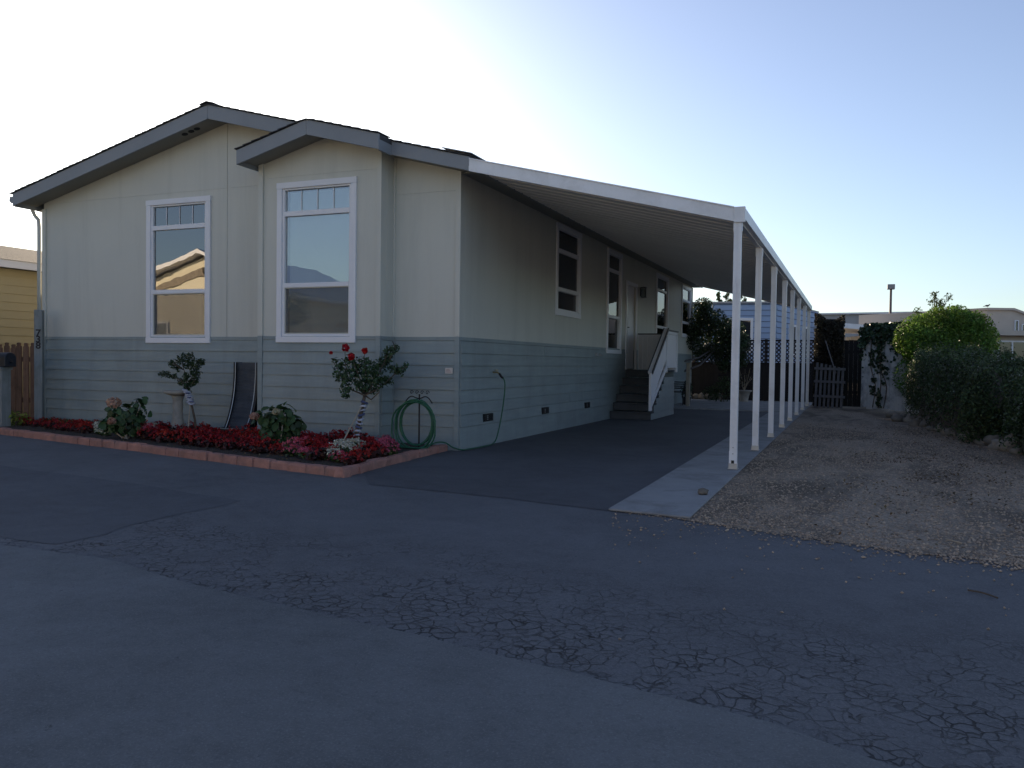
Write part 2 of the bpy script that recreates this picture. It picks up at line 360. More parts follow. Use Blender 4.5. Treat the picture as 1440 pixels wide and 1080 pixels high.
sheet('gravel_yard', [(3.6, -3.5), (4.63, -3.84), (5.28, -4.03), (5.87, -4.05), (14, -4.4), (14, 16.5), (3.6, 16.5)], .0105, GRAVEL, .07, .12)
slabs = [(-3.45, -.55), (-.55, 3.4), (3.4, 7.4), (7.4, 12.2)]
cw = None
cw = tag(MB().box(3.05, 3.715, -3.40, 12.2, .003, .022).build('concrete_walk', CONCRETE), kind='structure')
for a, b in slabs:
    MB().hexa([(q[0], q[1], z) for z in (.012, .030) for q in ((3.07-.009*(a+3.4), a+.006), (3.73-.001*(a+3.4), a+.006-(.06 if a < -3 else 0)), (3.73-.001*(b+3.4), b-.006), (3.07-.009*(b+3.4), b-.006))]).build('concrete_slab', CONCRETE, cw, bevel=.006)
cp = tag(MB().box(-.3, 3.70, 12.22, 18.3, .003, .022).build('concrete_patio', CONCRETE), kind='structure')
for a, b in ((12.24, 15.2), (15.2, 18.28)):
    for c, d in ((-.28, 1.7), (1.7, 3.68)):
        MB().box(c+.006, d-.006, a+.006, b-.006, .018, .034).build('concrete_slab', CONCRETE, cp, bevel=.005)
# loose gravel: real stones, too many to count
def pebbles(name, n, region, size, mat, seed):
    rg = np.random.default_rng(seed); P = []
    while len(P) < n:
        x, y = region(rg); P.append((x, y))
    P = np.array(P[:n]); S = size*rg.uniform(.5, 1.5, n)
    base = np.array([(1,0,0),(0,1,0),(-1,0,0),(0,-1,0),(0,0,.7),(0,0,-.5)], float)
    ang = rg.uniform(0, 6.28, n); ca, sa = np.cos(ang), np.sin(ang); st = rg.uniform(.6, 1.3, (n, 3))
    V = base[None]*st[:, None]*S[:, None, None]; V = V + rg.normal(0, .12, V.shape)*S[:, None, None]
    X = V[..., 0]*ca[:, None]-V[..., 1]*sa[:, None]; Y = V[..., 0]*sa[:, None]+V[..., 1]*ca[:, None]
    V = np.stack([X+P[:, :1], Y+P[:, 1:], V[..., 2]+.010+S[:, None]*.25], -1).reshape(-1, 3)
    F = (np.arange(n)*6)[:, None, None] + np.array([(0,1,4),(1,2,4),(2,3,4),(3,0,4),(1,0,5),(2,1,5),(3,2,5),(0,3,5)])[None]
    me = bpy.data.meshes.new(name); me.vertices.add(6*n); me.vertices.foreach_set('co', V.ravel())
    me.loops.add(24*n); me.loops.foreach_set('vertex_index', F.ravel().astype(np.int32)); me.polygons.add(8*n)
    me.polygons.foreach_set('loop_start', np.arange(8*n, dtype=np.int32)*3); me.update(calc_edges=True); me.materials.append(mat)
    o = bpy.data.objects.new(name, me); COL.objects.link(o); return o
def greg(rg):
    while True:
        y = -4.3+13*rg.random()**1.9; x = rg.uniform(3.55, 9.5)
        edge = -3.46 if x < 3.72 else (-3.52-.37*(x-3.72) if x < 4.63 else -3.86-.29*(x-4.63) if x < 5.28 else -4.05-.04*(x-5.28))
        if y < edge+.02-abs(rg.normal(0, .10)): continue
        if x < 3.72+rg.normal(0, .025)-(.05 if y < -1.2 else 0): continue
        if mnoise.noise(Vector((x*.9, y*.55, 3)))*.6+mnoise.noise(Vector((x*3.1, y*2.6, 8)))*.35 < rg.uniform(-.55, .35)-.12: continue
        return x, y
tag(pebbles('loose_gravel', 42000, greg, .0095, PEBBLE, 3), 'loose tan gravel spread over the yard beside the concrete walk', 'gravel', kind='stuff')
def sreg(rg):
    u = rg.uniform(860, 1440); p = G(u, 735+.112*(u-967)-3+abs(rg.normal(0, 1))**2*11)
    return p.x, p.y
tag(pebbles('scattered_grit', 650, sreg, .008, PEBBLE, 4), 'scattered grit stones strewn over the road by the gravel edge', 'grit', kind='stuff')
rg = np.random.default_rng(5)
LP = []
for k in range(2600):
    x = 6.7-abs(rg.normal(0, 1.0)); y = rg.uniform(-3.8, 12)
    if k % 3 == 0: x, y = 5.6+rg.normal(0, .42), .6+rg.normal(0, 1.7)
    if mnoise.noise(Vector((x*1.3, y*.8, 1))) < -.05: continue
    if x > 3.9: LP.append((x, y, .035))
tag(leaves('leaf_litter', LP, [(0, 0, 1)]*len(LP), .035, L_LITTER, None, .5, .12, .35, 21, (.35, 1.2)), 'dry leaf litter and bark bits strewn over the gravel near hedge', 'leaf litter', kind='stuff')
# ------------------------------------------------------------------ the house
W, LEN, ZB = 7.952, 16.93, 1.5385
BAY, BX0, BX1 = .323, -3.083, -1.037
AX, AZ, SLL, SLR = -3.976, 4.97, .246, .261
def ztop(x): return AZ-(SLR*(x-AX) if x > AX else SLL*(AX-x))
def zbay(x): return 4.464-.261*abs(x+1.9765)
house = thing('manufactured_house', (-4, 8, 0), 'sage green single storey house with grey lower siding and white trimmed windows', 'house')
T = .12
def holewall(mb, front, off, u0, u1, z0, z1, holes):
    us = sorted({u0, u1, *[h[0] for h in holes], *[h[1] for h in holes]}); zs = sorted({z0, z1, *[h[2] for h in holes], *[h[3] for h in holes]})
    for a, b in zip(us, us[1:]):
        for c, d in zip(zs, zs[1:]):
            um, zm = (a+b)/2, (c+d)/2
            if any(h[0] < um < h[1] and h[2] < zm < h[3] for h in holes): continue
            if front: mb.box(a, b, off, off+T, c, d)
            else: mb.box(off-T, off, a, b, c, d)
    return mb
CAS = .085   # casing width
WIN_F = [(-5.590, -4.285, 1.440, 3.706, 0.0), (-2.762, -1.434, 1.448, 3.714, -BAY)]
WIN_S = [(3.755, 5.151, 2.057, 3.687), (6.972, 8.144, 1.425, 3.667), (11.662, 13.152, 1.425, 3.640), (15.177, 16.64, 2.052, 3.655)]
DOOR = (8.57, 9.574, 1.075, 3.128)
def hole(wd): return (wd[0]+CAS, wd[1]-CAS, max(wd[2]+CAS, ZB), wd[3]-CAS)
ZG = 3.80
g = .004
# upper wall panels, with faint seams between them
holewall(MB(), True, 0, -W+.001, AX-g, ZB, ZG-.002, [hole(WIN_F[0])]).build('wall_panel', WALL, house)
holewall(MB(), True, 0, AX+g, BX0+.1, ZB, ZG-.002, []).build('wall_panel', WALL, house)
holewall(MB(), True, -BAY, BX0, BX1-.002, ZB, ZG-.002, [hole(WIN_F[1])]).build('wall_panel', WALL, house)
MB().box(BX1-T, BX1, -BAY+T, -.001, ZB, zbay(BX1)-.16).build('wall_panel', WALL, house)
MB().box(BX0, BX0+T, -BAY+T, -.001, ZB, zbay(BX0)-.16).build('wall_panel', WALL, house)
MB().box(BX1-.1, -.001, 0, T, ZB, ZG-.3).build('wall_panel', WALL, house)
MB().box(BX0+.1, BX1-.1, .1, .1+T, 0, 4.3).build('wall_panel', DARK, house) if False else None
MB().prism([(-W+.001, ZG), (AX-g, ZG), (AX-g, ztop(AX)-.16), (-W+.001, ztop(-W)-.16)], 1, 0, T).build('gable_panel', WALL, house)
MB().prism([(AX+g, ZG), (BX0+.1, ZG), (BX0+.1, ztop(BX0+.1)-.16), (AX+g, ztop(AX)-.16)], 1, 0, T).build('gable_panel', WALL, house)
MB().prism([(BX0+.1, 4.0), (-1.9, 4.0), (-1.9, ztop(-1.9)-.15), (BX0+.1, ztop(BX0+.1)-.15)], 1, .001, T).build('gable_panel', WALL, house)
MB().prism([(BX1-.1, ZG-.298), (-.001, ZG-.298), (-.001, ztop(0)-.16), (BX1-.1, ztop(BX1-.1)-.16)], 1, 0, T).build('gable_panel', WALL, house)
MB().prism([(BX0, ZG), (BX1-.002, ZG), (BX1-.002, zbay(BX1)-.15), (-1.9765, zbay(-1.9765)-.15), (BX0, zbay(BX0)-.15)], 1, -BAY, -BAY+T).build('gable_panel', WALL, house)
holewall(MB(), False, 0, T+.001, 8.40, ZB, 3.86, [hole(WIN_S[0]), hole(WIN_S[1])]).build('wall_panel', WALL, house)
holewall(MB(), False, 0, 8.40, 9.75, ZB, 3.86, [(DOOR[0]+.08, DOOR[1]-.08, ZB, DOOR[3]-.08)]).build('wall_panel', WALL, house)
holewall(MB(), False, 0, 9.75, LEN, ZB, 3.86, [hole(WIN_S[2]), hole(WIN_S[3])]).build('wall_panel', WALL, house)
MB().box(-W, -W+T, T+.001, LEN, 0, 3.72).build('wall_panel', WALL, house)
MB().prism([(-W+T, 0), (-.13, 0), (-.13, ztop(0)-.16), (AX, AZ-.16), (-W+T, ztop(-W)-.16)], 1, LEN-T-.002, LEN-.002).build('wall_panel', WALL, house)
# lower walls and the lap boards on them
low = MB(); low.box(-W+.001, BX0+.1, .002, T, 0, ZB-.001); low.box(BX0+.002, BX1-.002, -BAY+.002, -BAY+T, 0, ZB-.001); low.box(BX1-T, BX1-.002, -BAY+T, .0, 0, ZB-.001)
low.box(BX0+.002, BX0+T, -BAY+T, .0, 0, ZB-.001); low.box(BX1-T, -.002, .002, T, 0, ZB-.001); low.box(-T, -.002, T, LEN, 0, 1.07); low.box(-T, -.002, T, 8.56, 1.07, ZB-.001); low.box(-T, -.002, 9.58, LEN, 1.07, ZB-.001)
lower = low.build('lower_wall', SIDING, house)
ROWZ = [1.487-.167*k for k in range(8)] + [0.0]
def lap(front, off, u0, u1, z0, z1):
    a, b = .010, .024   # proud at top / bottom
    j = random.uniform(-.003, .003); z0 += random.uniform(-.0015, .0015)
    if front: p = [(u0, off-b+j, z0), (u1, off-b+j, z0), (u1, off, z0), (u0, off, z0), (u0, off-a+j, z1), (u1, off-a+j, z1), (u1, off, z1), (u0, off, z1)]
    else: p = [(off, u0, z0), (off+b+j, u0, z0), (off+b+j, u1, z0), (off, u1, z0), (off, u0, z1), (off+a+j, u0, z1), (off+a+j, u1, z1), (off, u1, z1)]
    MB().hexa(p).build('siding_board', SIDING, lower)
def siding_run(front, off, u0, u1, skip=None):
    for k, (zt, zb_) in enumerate(zip(ROWZ, ROWZ[1:])):
        cuts = [u0]
        if u1-u0 > 5.5:
            c = u0+[3.2, 4.6, 2.1, 3.9][k % 4]
            while c < u1-.8: cuts.append(c); c += 4.88
        cuts.append(u1)
        for a, b in zip(cuts, cuts[1:]):
            segs = [(a, b)]
            if skip and zt > skip[2]+.02: segs = [(a, min(b, skip[0]))] if a < skip[0] else []; segs += [(max(a, skip[1]), b)] if b > skip[1] else []
            for c, d in segs:
                if d-c > .05: lap(front, off, c+.001, d-.001, zb_+.002, zt-.003)
siding_run(True, 0, -W+.075, BX0-.001)
siding_run(True, -BAY, BX0+.07, BX1-.07)
siding_run(False, BX1, -BAY+.001, -.03)
siding_run(True, 0, BX1+.03, -.075)
siding_run(False, 0, .0, LEN-.03, (DOOR[0]-.01, DOOR[1]+.01, 1.07))
# band board over the lap siding, corner boards
def band(front, off, u0, u1):
    mb = MB()
    if front: mb.box(u0, u1, off-.016, off+.01, 1.489, ZB+.002)
    else: mb.box(off-.01, off+.016, u0, u1, 1.489, ZB+.002)
    mb.build('band_board', SIDING, house, bevel=.003)
band(True, 0, -W+.075, BX0-.001); band(True, -BAY, BX0+.07, BX1-.07); band(False, BX1, -BAY+.001, -.03); band(True, 0, BX1+.03, -.075); band(False, 0, .0, 8.55); band(False, 0, 9.59, LEN-.03)
def corner(x0, x1, y0, y1, z0, z1, mat, nm='corner_board'): MB().box(x0, x1, y0, y1, z0, z1).build(nm, mat, house, bevel=.003)
for z0, z1, mt in ((0.0, ZB+.003, SIDING), (ZB+.004, 3.74, TRIMSAGE)):
    corner(-W-.012, -W+.072, -.030, .0, z0, z1-(.03 if z1 > 2 else 0), mt)
    corner(BX0-.012, BX0+.068, -BAY-.030, -BAY, z0, z1 if z1 < 2 else zbay(BX0)-.16, mt)
    corner(BX1-.068, BX1+.002, -BAY-.030, -BAY, z0, z1 if z1 < 2 else zbay(BX1)-.16, mt)
    corner(BX1+.0, BX1+.026, -.03, .0, z0, z1 if z1 < 2 else 4.0, mt)
    corner(-.073, -.001, -.030, .0, z0, z1, mt)
corner(.0, .026, LEN-.03, LEN+.0, 0, 3.7, TRIMSAGE)
MB().box(AX-.012, AX+.012, T+.001, T+.01, ZB, 4.8).build('seam_batten', DARK, house)
# roof
roof = MB()
roof.prism([(-8.156, ztop(-8.156)-.03), (AX, AZ-.03), (AX, AZ-.10), (-8.156, ztop(-8.156)-.10)], 1, -.39, LEN+.25)
roof.prism([(AX, AZ-.03), (.3025, ztop(.3025)-.03), (.3025, ztop(.3025)-.10), (AX, AZ-.10)], 1, -.39, LEN+.25)
roof = roof.build('roof', SHINGLE, house)
def course(x0, x1, zf, y0, y1, k):
    th = .011; lift = .012
    mb = MB()   # butt end (lower) lifted
    dn = x1   # lower end
    mb.hexa([(x0, y0, zf(x0)-.03), (dn, y0, zf(dn)-.03+lift), (dn, y1, zf(dn)-.03+lift), (x0, y1, zf(x0)-.03),
             (x0, y0, zf(x0)-.03+th), (dn, y0, zf(dn)-.03+lift+th), (dn, y1, zf(dn)-.03+lift+th), (x0, y1, zf(x0)-.03+th)])
    mb.build('shingle_course', SHINGLE, roof)
for k in range(30):
    course(AX-.141*k+.02, AX-.141*(k+1), ztop, -.44-random.uniform(0, .012), LEN+.27, k)
    course(AX+.143*k-.02, AX+.143*(k+1), ztop, -.44-random.uniform(0, .012), LEN+.27, k)
MB().hexa([(AX-.13, -.45, ztop(AX-.13)), (AX, -.45, AZ), (AX, LEN+.27, AZ), (AX-.13, LEN+.27, ztop(AX-.13)), (AX-.13, -.45, ztop(AX-.13)+.014), (AX, -.45, AZ+.014), (AX, LEN+.27, AZ+.014), (AX-.13, LEN+.27, ztop(AX-.13)+.014)]).build('ridge_cap', SHINGLE, roof)
MB().hexa([(AX, -.45, AZ), (AX+.13, -.45, ztop(AX+.13)), (AX+.13, LEN+.27, ztop(AX+.13)), (AX, LEN+.27, AZ), (AX, -.45, AZ+.014), (AX+.13, -.45, ztop(AX+.13)+.014), (AX+.13, LEN+.27, ztop(AX+.13)+.014), (AX, LEN+.27, AZ+.014)]).build('ridge_cap', SHINGLE, roof)
def rake(x0, x1, zf, y, h=.205, top=.032, nm='fascia_board', mat=None, par=None, th=.03):
    MB().prism([(x0, zf(x0)-top), (x1, zf(x1)-top), (x1, zf(x1)-top-h), (x0, zf(x0)-top-h)], 1, y, y+th).build(nm, mat or FASCIA, par or house, bevel=.003)
rake(-8.150, AX-.002, ztop, -.42); rake(AX+.002, -2.25, ztop, -.42); rake(-2.248, -1.98, ztop, -.42, .09); rake(-.85, .300, ztop, -.42, .18)
def soffit(x0, x1, zf, y0, y1, d=.17):
    MB().prism([(x0, zf(x0)-d), (x1, zf(x1)-d), (x1, zf(x1)-d-.015), (x0, zf(x0)-d-.015)], 1, y0, y1).build('soffit_panel', SOFFIT, house)
soffit(-8.12, AX, ztop, -.388, -.001); soffit(AX, -2.0, ztop, -.388, -.001); soffit(-1.03, .28, ztop, -.388, -.001)
for (u, v) in ((260, 184.5), (269, 180), (277, 176)):
    p = PL(u, v, 1, -.20); x = p.x; z = ztop(x)-.187
    mb = MB(); mb.lathe([(.045, -.006), (.045, .006)], (0, 0, 0), 14)
    mb.v = [(x+a, -.20+b, ztop(x+a)-.187+c) for a, b, c in mb.v]
    mb.build('soffit_vent', DARK, house)
# side eaves
MB().box(.27, .298, -.385, LEN+.2, 3.70, 3.83).build('eave_fascia', FASCIA, house)
MB().box(.001, .268, .0, LEN+.2, 3.715, 3.73).build('eave_soffit', SOFFIT, house)
MB().box(-8.148, -8.12, -.385, LEN+.2, 3.70, 3.87).build('eave_fascia', FASCIA, house)
MB().box(-8.118, -W-.001, .0, LEN+.2, 3.69, 3.705).build('eave_soffit', SOFFIT, house)
gu = MB().prism([(-8.15, 3.87), (-8.25, 3.87), (-8.26, 3.80), (-8.22, 3.765), (-8.15, 3.765)], 1, -.40, LEN+.2).build('gutter', FASCIA, house)
MB().tube([(-8.2, -.02, 3.77), (-8.2, -.02, 3.70), (-8.12, -.03, 3.60), (-8.02, -.045, 3.53), (-8.01, -.045, 3.4), (-8.01, -.045, .12), (-8.04, -.12, .06)], .032, 8).build('downspout', TRIMSAGE, house, smooth=True)
# bay roof
bayroof = MB()
bayroof.prism([(-3.1604, zbay(-3.1604)-.03), (-1.9765, 4.464-.03), (-1.9765, 4.464-.10), (-3.1604, zbay(-3.1604)-.10)], 1, -.71, -.001)
bayroof.prism([(-1.9765, 4.464-.03), (-.8383, zbay(-.8383)-.03), (-.8383, zbay(-.8383)-.10), (-1.9765, 4.464-.10)], 1, -.71, -.395)
bayroof = bayroof.build('bay_roof', SHINGLE, house)
for k in range(8):
    course(-1.9765-.15*k+.02, -1.9765-.15*(k+1), zbay, -.762-random.uniform(0, .01), -.002, k)
    course(-1.9765+.143*k-.02, -1.9765+.143*(k+1), zbay, -.762-random.uniform(0, .01), -.46, k)
rake(-3.158, -1.978, zbay, -.74, .20); rake(-1.975, -.842, zbay, -.74, .20)
MB().box(-.868, -.840, -.709, -.421, zbay(-.84)-.235, zbay(-.84)-.034).build('fascia_board', FASCIA, house)
MB().box(-3.158, -3.13, -.709, -.002, zbay(-3.158)-.232, zbay(-3.158)-.034).build('fascia_board', FASCIA, house)
soffit(-3.128, -1.9765, zbay, -.708, -BAY-.001, .165); soffit(-1.9765, -.87, zbay, -.708, -BAY-.001, .165)
MB().prism([(-1.035, zbay(-1.035)-.165), (-.87, zbay(-.87)-.165), (-.87, zbay(-.87)-.18), (-1.035, zbay(-1.035)-.18)], 1, -BAY, -.002).build('soffit_panel', SOFFIT, house)
# flashing where the carport laps the eave
MB().hexa([(-.10, -.40, ztop(-.1)+.014), (.34, -.43, 3.855), (.34, LEN, 3.855), (-.10, LEN, ztop(-.1)+.014), (-.10, -.40, ztop(-.1)+.024), (.34, -.43, 3.865), (.34, LEN, 3.865), (-.10, LEN, ztop(-.1)+.024)]).build('flashing', FASCIA, house)
# windows
FR_TALL = [(.053, .180), (.211, .628), (.656, .945)]
FR_SHORT = [(.06, .27), (.315, .69), (.735, .94)]
def window(front, off, wd, rows, muntins, cover, glass):
    u0, u1, z0, z1 = wd[:4]; H = z1-z0
    def B(mb, a, b, d0, d1, c, d):   # d0..d1 depth: negative is out of the wall
        return mb.box(a, b, off+d0, off+d1, c, d) if front else mb.box(off-d1, off-d0, a, b, c, d)
    cs = MB()
    dz = -.034 if z0 < ZB else -.028
    B(cs, u0, u0+CAS, dz, .0, z0+CAS, z1-CAS); B(cs, u1-CAS, u1, dz, .0, z0+CAS, z1-CAS); B(cs, u0-.006, u1+.006, dz-.004, .0, z1-CAS, z1); B(cs, u0-.006, u1+.006, dz-.004, .0, z0, z0+CAS)
    wobj = cs.build('window', WHITE, house, bevel=.004)
    a, b = u0+CAS+.001, u1-CAS-.001; c, d = z0+CAS+.001, z1-CAS-.001
    f = .035
    fr = MB(); B(fr, a, a+f, -.012, .07, c, d); B(fr, b-f, b, -.012, .07, c, d); B(fr, a+f, b-f, -.010, .07, d-f+.012, d); B(fr, a+f, b-f, -.010, .07, c, c+f)
    for (p, q), (r, s_) in zip(rows, rows[1:]): B(fr, a+f, b-f, -.016, .06, z1-r*H, z1-q*H)
    fr.build('window_frame', WHITE, wobj, bevel=.003)
    for i, (p, q) in enumerate(rows):
        zt = min(z1-p*H, d-f+.012); zb_ = max(z1-q*H, c+f)
        y = .022 if i < 2 else .036
        B(MB(), a+f, b-f, y, y+.004, zb_, zt).build('pane', glass, wobj)
        if i == 0 and muntins:
            for k in range(1, 4):
                uu = a+f+(b-a-2*f)*k/4; B(MB(), uu-.004, uu+.004, .010, .018, zb_, zt).build('muntin', WHITE, wobj)
        if i == 2:
            if front:
                B(MB(), a+f+.012, b-f-.012, .006, .008, zb_+.012, zt-.012).build('insect_screen', SCREEN, wobj)
                s = MB(); B(s, a+f, a+f+.012, .002, .014, zb_, zt); B(s, b-f-.012, b-f, .002, .014, zb_, zt); B(s, a+f+.012, b-f-.012, .002, .014, zb_, zb_+.012); B(s, a+f+.012, b-f-.012, .002, .014, zt-.012, zt)
                s.build('screen_frame', TRIMSAGE, wobj)
    if cover:
        mb = MB(); n = 64; zlo = z1-rows[1][1]*H if cover == 'blind' else c
        zlo = c+.05
        for k in range(n):
            zz = zlo+(d-.04-zlo)*k/n; h_ = (d-.04-zlo)/n
            mb.add([(a+.06, off+.088, zz), (b-.03, off+.088, zz), (b-.03, off+.072, zz+h_*.96), (a+.06, off+.072, zz+h_*.96)], [(0, 1, 2, 3)])
        mb.build('blind', BLIND, wobj)
        if cover == 'curtain':   # gathered cloth behind the lower sash
            for s0, s1 in ((a+.05, a+.36), (b-.42, b-.03)):
                vs = []; nn = 26
                for r_ in range(2):
                    for k in range(nn+1):
                        t = k/nn; pinch = (.55+.45*abs(t-.5)*2)
                        vs.append((s0+(s1-s0)*t*(1 if r_ else .8), off+.095+.012*math.sin(t*38), c+.05 if r_ == 0 else z1-rows[2][0]*H+.04))
                MB().add(vs, [(k, k+1, nn+2+k, nn+1+k) for k in range(nn)]).build('curtain', CURTAIN, wobj)
        else:
            B(MB(), a+.10, a+.46, .085, .095, c+.06, c+.36).build('window_card', CURTAIN, wobj)
    else:
        B(MB(), a+.02, b-.02, .16, .17, c, d).build('dim_room_panel', DARK, wobj)  # near-black panel stands in for the dim room behind the panes
    return wobj
window(True, 0, WIN_F[0], FR_TALL, True, 'curtain', GLASS)
window(True, -BAY, WIN_F[1], FR_TALL, True, 'blind', GLASS)
window(False, 0, WIN_S[0], FR_SHORT, False, None, GLASSD); window(False, 0, WIN_S[1], FR_TALL, False, None, GLASSD)
window(False, 0, WIN_S[2], FR_TALL, False, None, GLASSD); window(False, 0, WIN_S[3], FR_SHORT, False, None, GLASSD)
# dim room behind the glass
MB().box(-W+.3, -.3, 1.2, 1.25, .9, 3.7).build('room_partition', SOFFIT, house)
MB().box(-W+T, -T, T, LEN-T, .95, 1.0).build('floor_deck', DARK, house)
MB().box(-W+T, -T, T, LEN-T, 3.70, 3.715).build('room_ceiling', SOFFIT, house)
# door
y0, y1, z0, z1 = DOOR
cs = MB(); cs.box(-.01, .030, y0, y0+.08, z0, z1-.08); cs.box(-.01, .030, y1-.08, y1, z0, z1-.08); cs.box(-.01, .033, y0-.006, y1+.006, z1-.08, z1)
door = cs.build('door', WHITE, house, bevel=.003)
MB().box(-.075, -.035, y0+.083, y1-.083, z0+.02, z1-.083).build('door_leaf', WHITE, door)
for c, d in ((z0+.15, z0+.8), (z0+.92, z1-.22)): MB().box(-.036, -.028, y0+.40, y1-.18, c, d).build('door_panel', WHITE, door, bevel=.006)
MB().box(-.034, -.026, y0+.20, y0+.31, z0+.2, z1-.25).build('door_gap_strip', GLASSD, door)  # dark strip stands in for the shaded gap beside the screen door
MB().tube([(-.03, y0+.13, z0+.98), (.03, y0+.13, z0+.98), (.035, y0+.22, z0+.98)], .012, 8).build('door_handle', BLACKM, door)
MB().box(-.1, .06, y0, y1, 1.02, z0).build('threshold', METAL, door)
lamp = MB(); lamp.box(.03, .045, 9.80, 9.90, 2.86, 3.08); lamp.box(.045, .17, 9.785, 9.915, 3.06, 3.085); lamp.box(.045, .17, 9.785, 9.915, 2.83, 2.845)
for a in (.055, .155):
    for b in (9.795, 9.895): lamp.box(a-.006, a+.006, b, b+.012, 2.845, 3.06)
lamp = lamp.build('wall_lantern', BLACKM, house)
MB().box(.06, .15, 9.81, 9.89, 2.846, 3.058).build('lantern_glass', GLASSD, lamp)
for y, z in ((.88, .41), (3.26, .39), (5.65, .38)):
    v_ = MB().box(.018, .034, y-.165, y+.165, z-.055, z+.055).build('foundation_vent', BLACKM, house)
    for k in range(4): MB().box(.034, .042, y-.15, y+.15, z-.045+.025*k, z-.035+.025*k).build('vent_louvre', BLACKM, v_)
    MB().box(.034, .04, y-.05, y-.02, z-.03, z+.03).build('vent_latch', METAL, v_)
sp = MB(); sp.tube([(.0, 1.06, 1.06), (.09, 1.06, 1.06), (.11, 1.07, 1.03)], .013, 8); sp.lathe([(.03, 0), (.03, .012)], (.07, 1.06, 1.085), 10); sp.build('spigot', BRASS, house)
sp = MB(); sp.tube([(.0, 6.28, 1.39), (.09, 6.28, 1.39), (.13, 6.30, 1.37)], .022, 8); sp.box(.02, .07, 6.16, 6.26, 1.36, 1.42); sp.build('outlet_box', METAL, house)
pl = MB().box(-.205, -.095, -.033, -.027, 1.045, 1.122).build('notice_plate', PAPER, house)
for k in range(3): MB().box(-.195+.004*k, -.115-.012*k, -.0345, -.0335, 1.062+.018*k, 1.069+.018*k).build('print_line', INK, pl)
# ------------------------------------------------------------------ carport
CX0, CX1, CY0, CY1, CZ0, CZ1 = .303, 3.666, -.424, 15.83, 3.802, 2.972
carport = thing('carport', (3.645, 7, 0), 'long white aluminium carport roof on slim posts beside the sage green house', 'carport')
def cz(x): return CZ0+(CZ1-CZ0)*(x-CX0)/(CX1-CX0)
ff = MB(); ff.prism([(CX0, cz(CX0)), (CX1-.06, cz(CX1-.06)), (CX1-.06, cz(CX1-.06)-.165), (CX0, cz(CX0)-.165)], 1, CY0, CY0+.025)
ff.prism([(CX0, cz(CX0)), (CX1-.06, cz(CX1-.06)), (CX1-.06, cz(CX1-.06)-.015), (CX0, cz(CX0)-.015)], 1, CY0-.012, CY0)
ff = ff.build('front_fascia', CARW, carport, bevel=.003)
ff2 = MB().prism([(CX0, cz(CX0)-.105), (CX1-.06, cz(CX1-.06)-.105), (CX1-.06, cz(CX1-.06)-.166), (CX0, cz(CX0)-.166)], 1, CY0-.008, CY0-.0005).build('drip_lip', CARW, ff)
be = MB(); be.box(CX1-.055, CX1-.002, CY0+.03, CY1, CZ1-.145, CZ1-.04); be.box(CX1-.004, CX1+.045, CY0+.03, CY1, CZ1-.055, CZ1-.01); be.box(CX1+.045, CX1+.055, CY0+.03, CY1, CZ1-.125, CZ1+.0)
be.box(CX1-.002, CX1+.044, CY0+.03, CY1, CZ1-.125, CZ1-.115)
be.build('side_gutter_beam', CARW, carport, bevel=.002)
MB().box(CX1-.06, CX1+.06, CY0-.016, CY0+.03, CZ1-.165, CZ1+.008).build('corner_cap', CARW, carport, bevel=.004)
MB().prism([(CX0, cz(CX0)-.03), (CX1-.06, cz(CX1-.06)-.03), (CX1-.06, cz(CX1-.06)-.14), (CX0, cz(CX0)-.14)], 1, CY1-.03, CY1).build('rear_fascia', CARW, carport)
npan = 53; pw = (CY1-.03-(CY0+.025))/npan
prof = [(0, 0), (.70, 0), (.76, .05), (.94, .05), (1.0, 0)]
vs = []
for x in (CX0-.03, CX1-.05):
    for off in (0, .004):
        for t, h in prof: vs.append((x, t*pw, cz(x)-.10+h+off))
n5 = len(prof); fs = []
for i in range(n5-1):
    fs += [(i, i+1, 2*n5+i+1, 2*n5+i), (n5+i+1, n5+i, 3*n5+i, 3*n5+i+1), (i, n5+i, n5+i+1, i+1), (2*n5+i, 2*n5+i+1, 3*n5+i+1, 3*n5+i)]
pm = MB().add(vs, fs).mesh('roof_pan', CARU)
for k in range(npan): inst('roof_pan', pm, carport, Matrix.Translation((0, CY0+.025+k*pw, 0)))
PY = [-.375, 1.885, 4.19, 6.46, 8.62, 10.85, 13.3, 15.65]
hs = .040; gq = .008
sq = [(-hs, -hs), (-.012, -hs), (-.012, -hs+gq), (.012, -hs+gq), (.012, -hs), (hs, -hs), (hs, -.012), (hs-gq, -.012), (hs-gq, .012), (hs, .012), (hs, hs), (.012, hs), (.012, hs-gq), (-.012, hs-gq), (-.012, hs), (-hs, hs), (-hs, .012), (-hs+gq, .012), (-hs+gq, -.012), (-hs, -.012)]
pmesh = MB().prism(sq, 2, .036, CZ1-.146).mesh('post', CARW)
foot = MB().box(-.055, .055, -.055, .055, .036, .042); foot.box(-.046, .046, -.046, -.0405, .042, .10); foot.box(-.046, .046, .0405, .046, .042, .10); foot = foot.mesh('post_base', METAL)
brk = MB().box(-.047, -.0405, -.03, .03, CZ1-.26, CZ1-.147); brk.box(.0405, .047, -.03, .03, CZ1-.26, CZ1-.147); brk = brk.mesh('post_bracket', CARW)
for k, y in enumerate(PY):
    p = inst('post', pmesh, carport, Matrix.Translation((3.645, y, 0)))
    for nm, me in (('post_base', foot), ('post_bracket', brk)):
        o = bpy.data.objects.new(nm, me); COL.objects.link(o); o.parent = p
    if k == 0:
        o = MB().box(-.043, .043, -.0435, -.0405, .042, .24).build('post_sleeve', CARW, p, bevel=.001)
        MB().box(-.018, .014, -.0455, -.0437, .10, .135).build('bolt_hole', NUM, o)
        for zz in (.205, .275): MB().box(-.004, .004, -.0465, -.0437 if zz < .24 else -.0405, zz, zz+.009).build('screw', BLACKM, p)
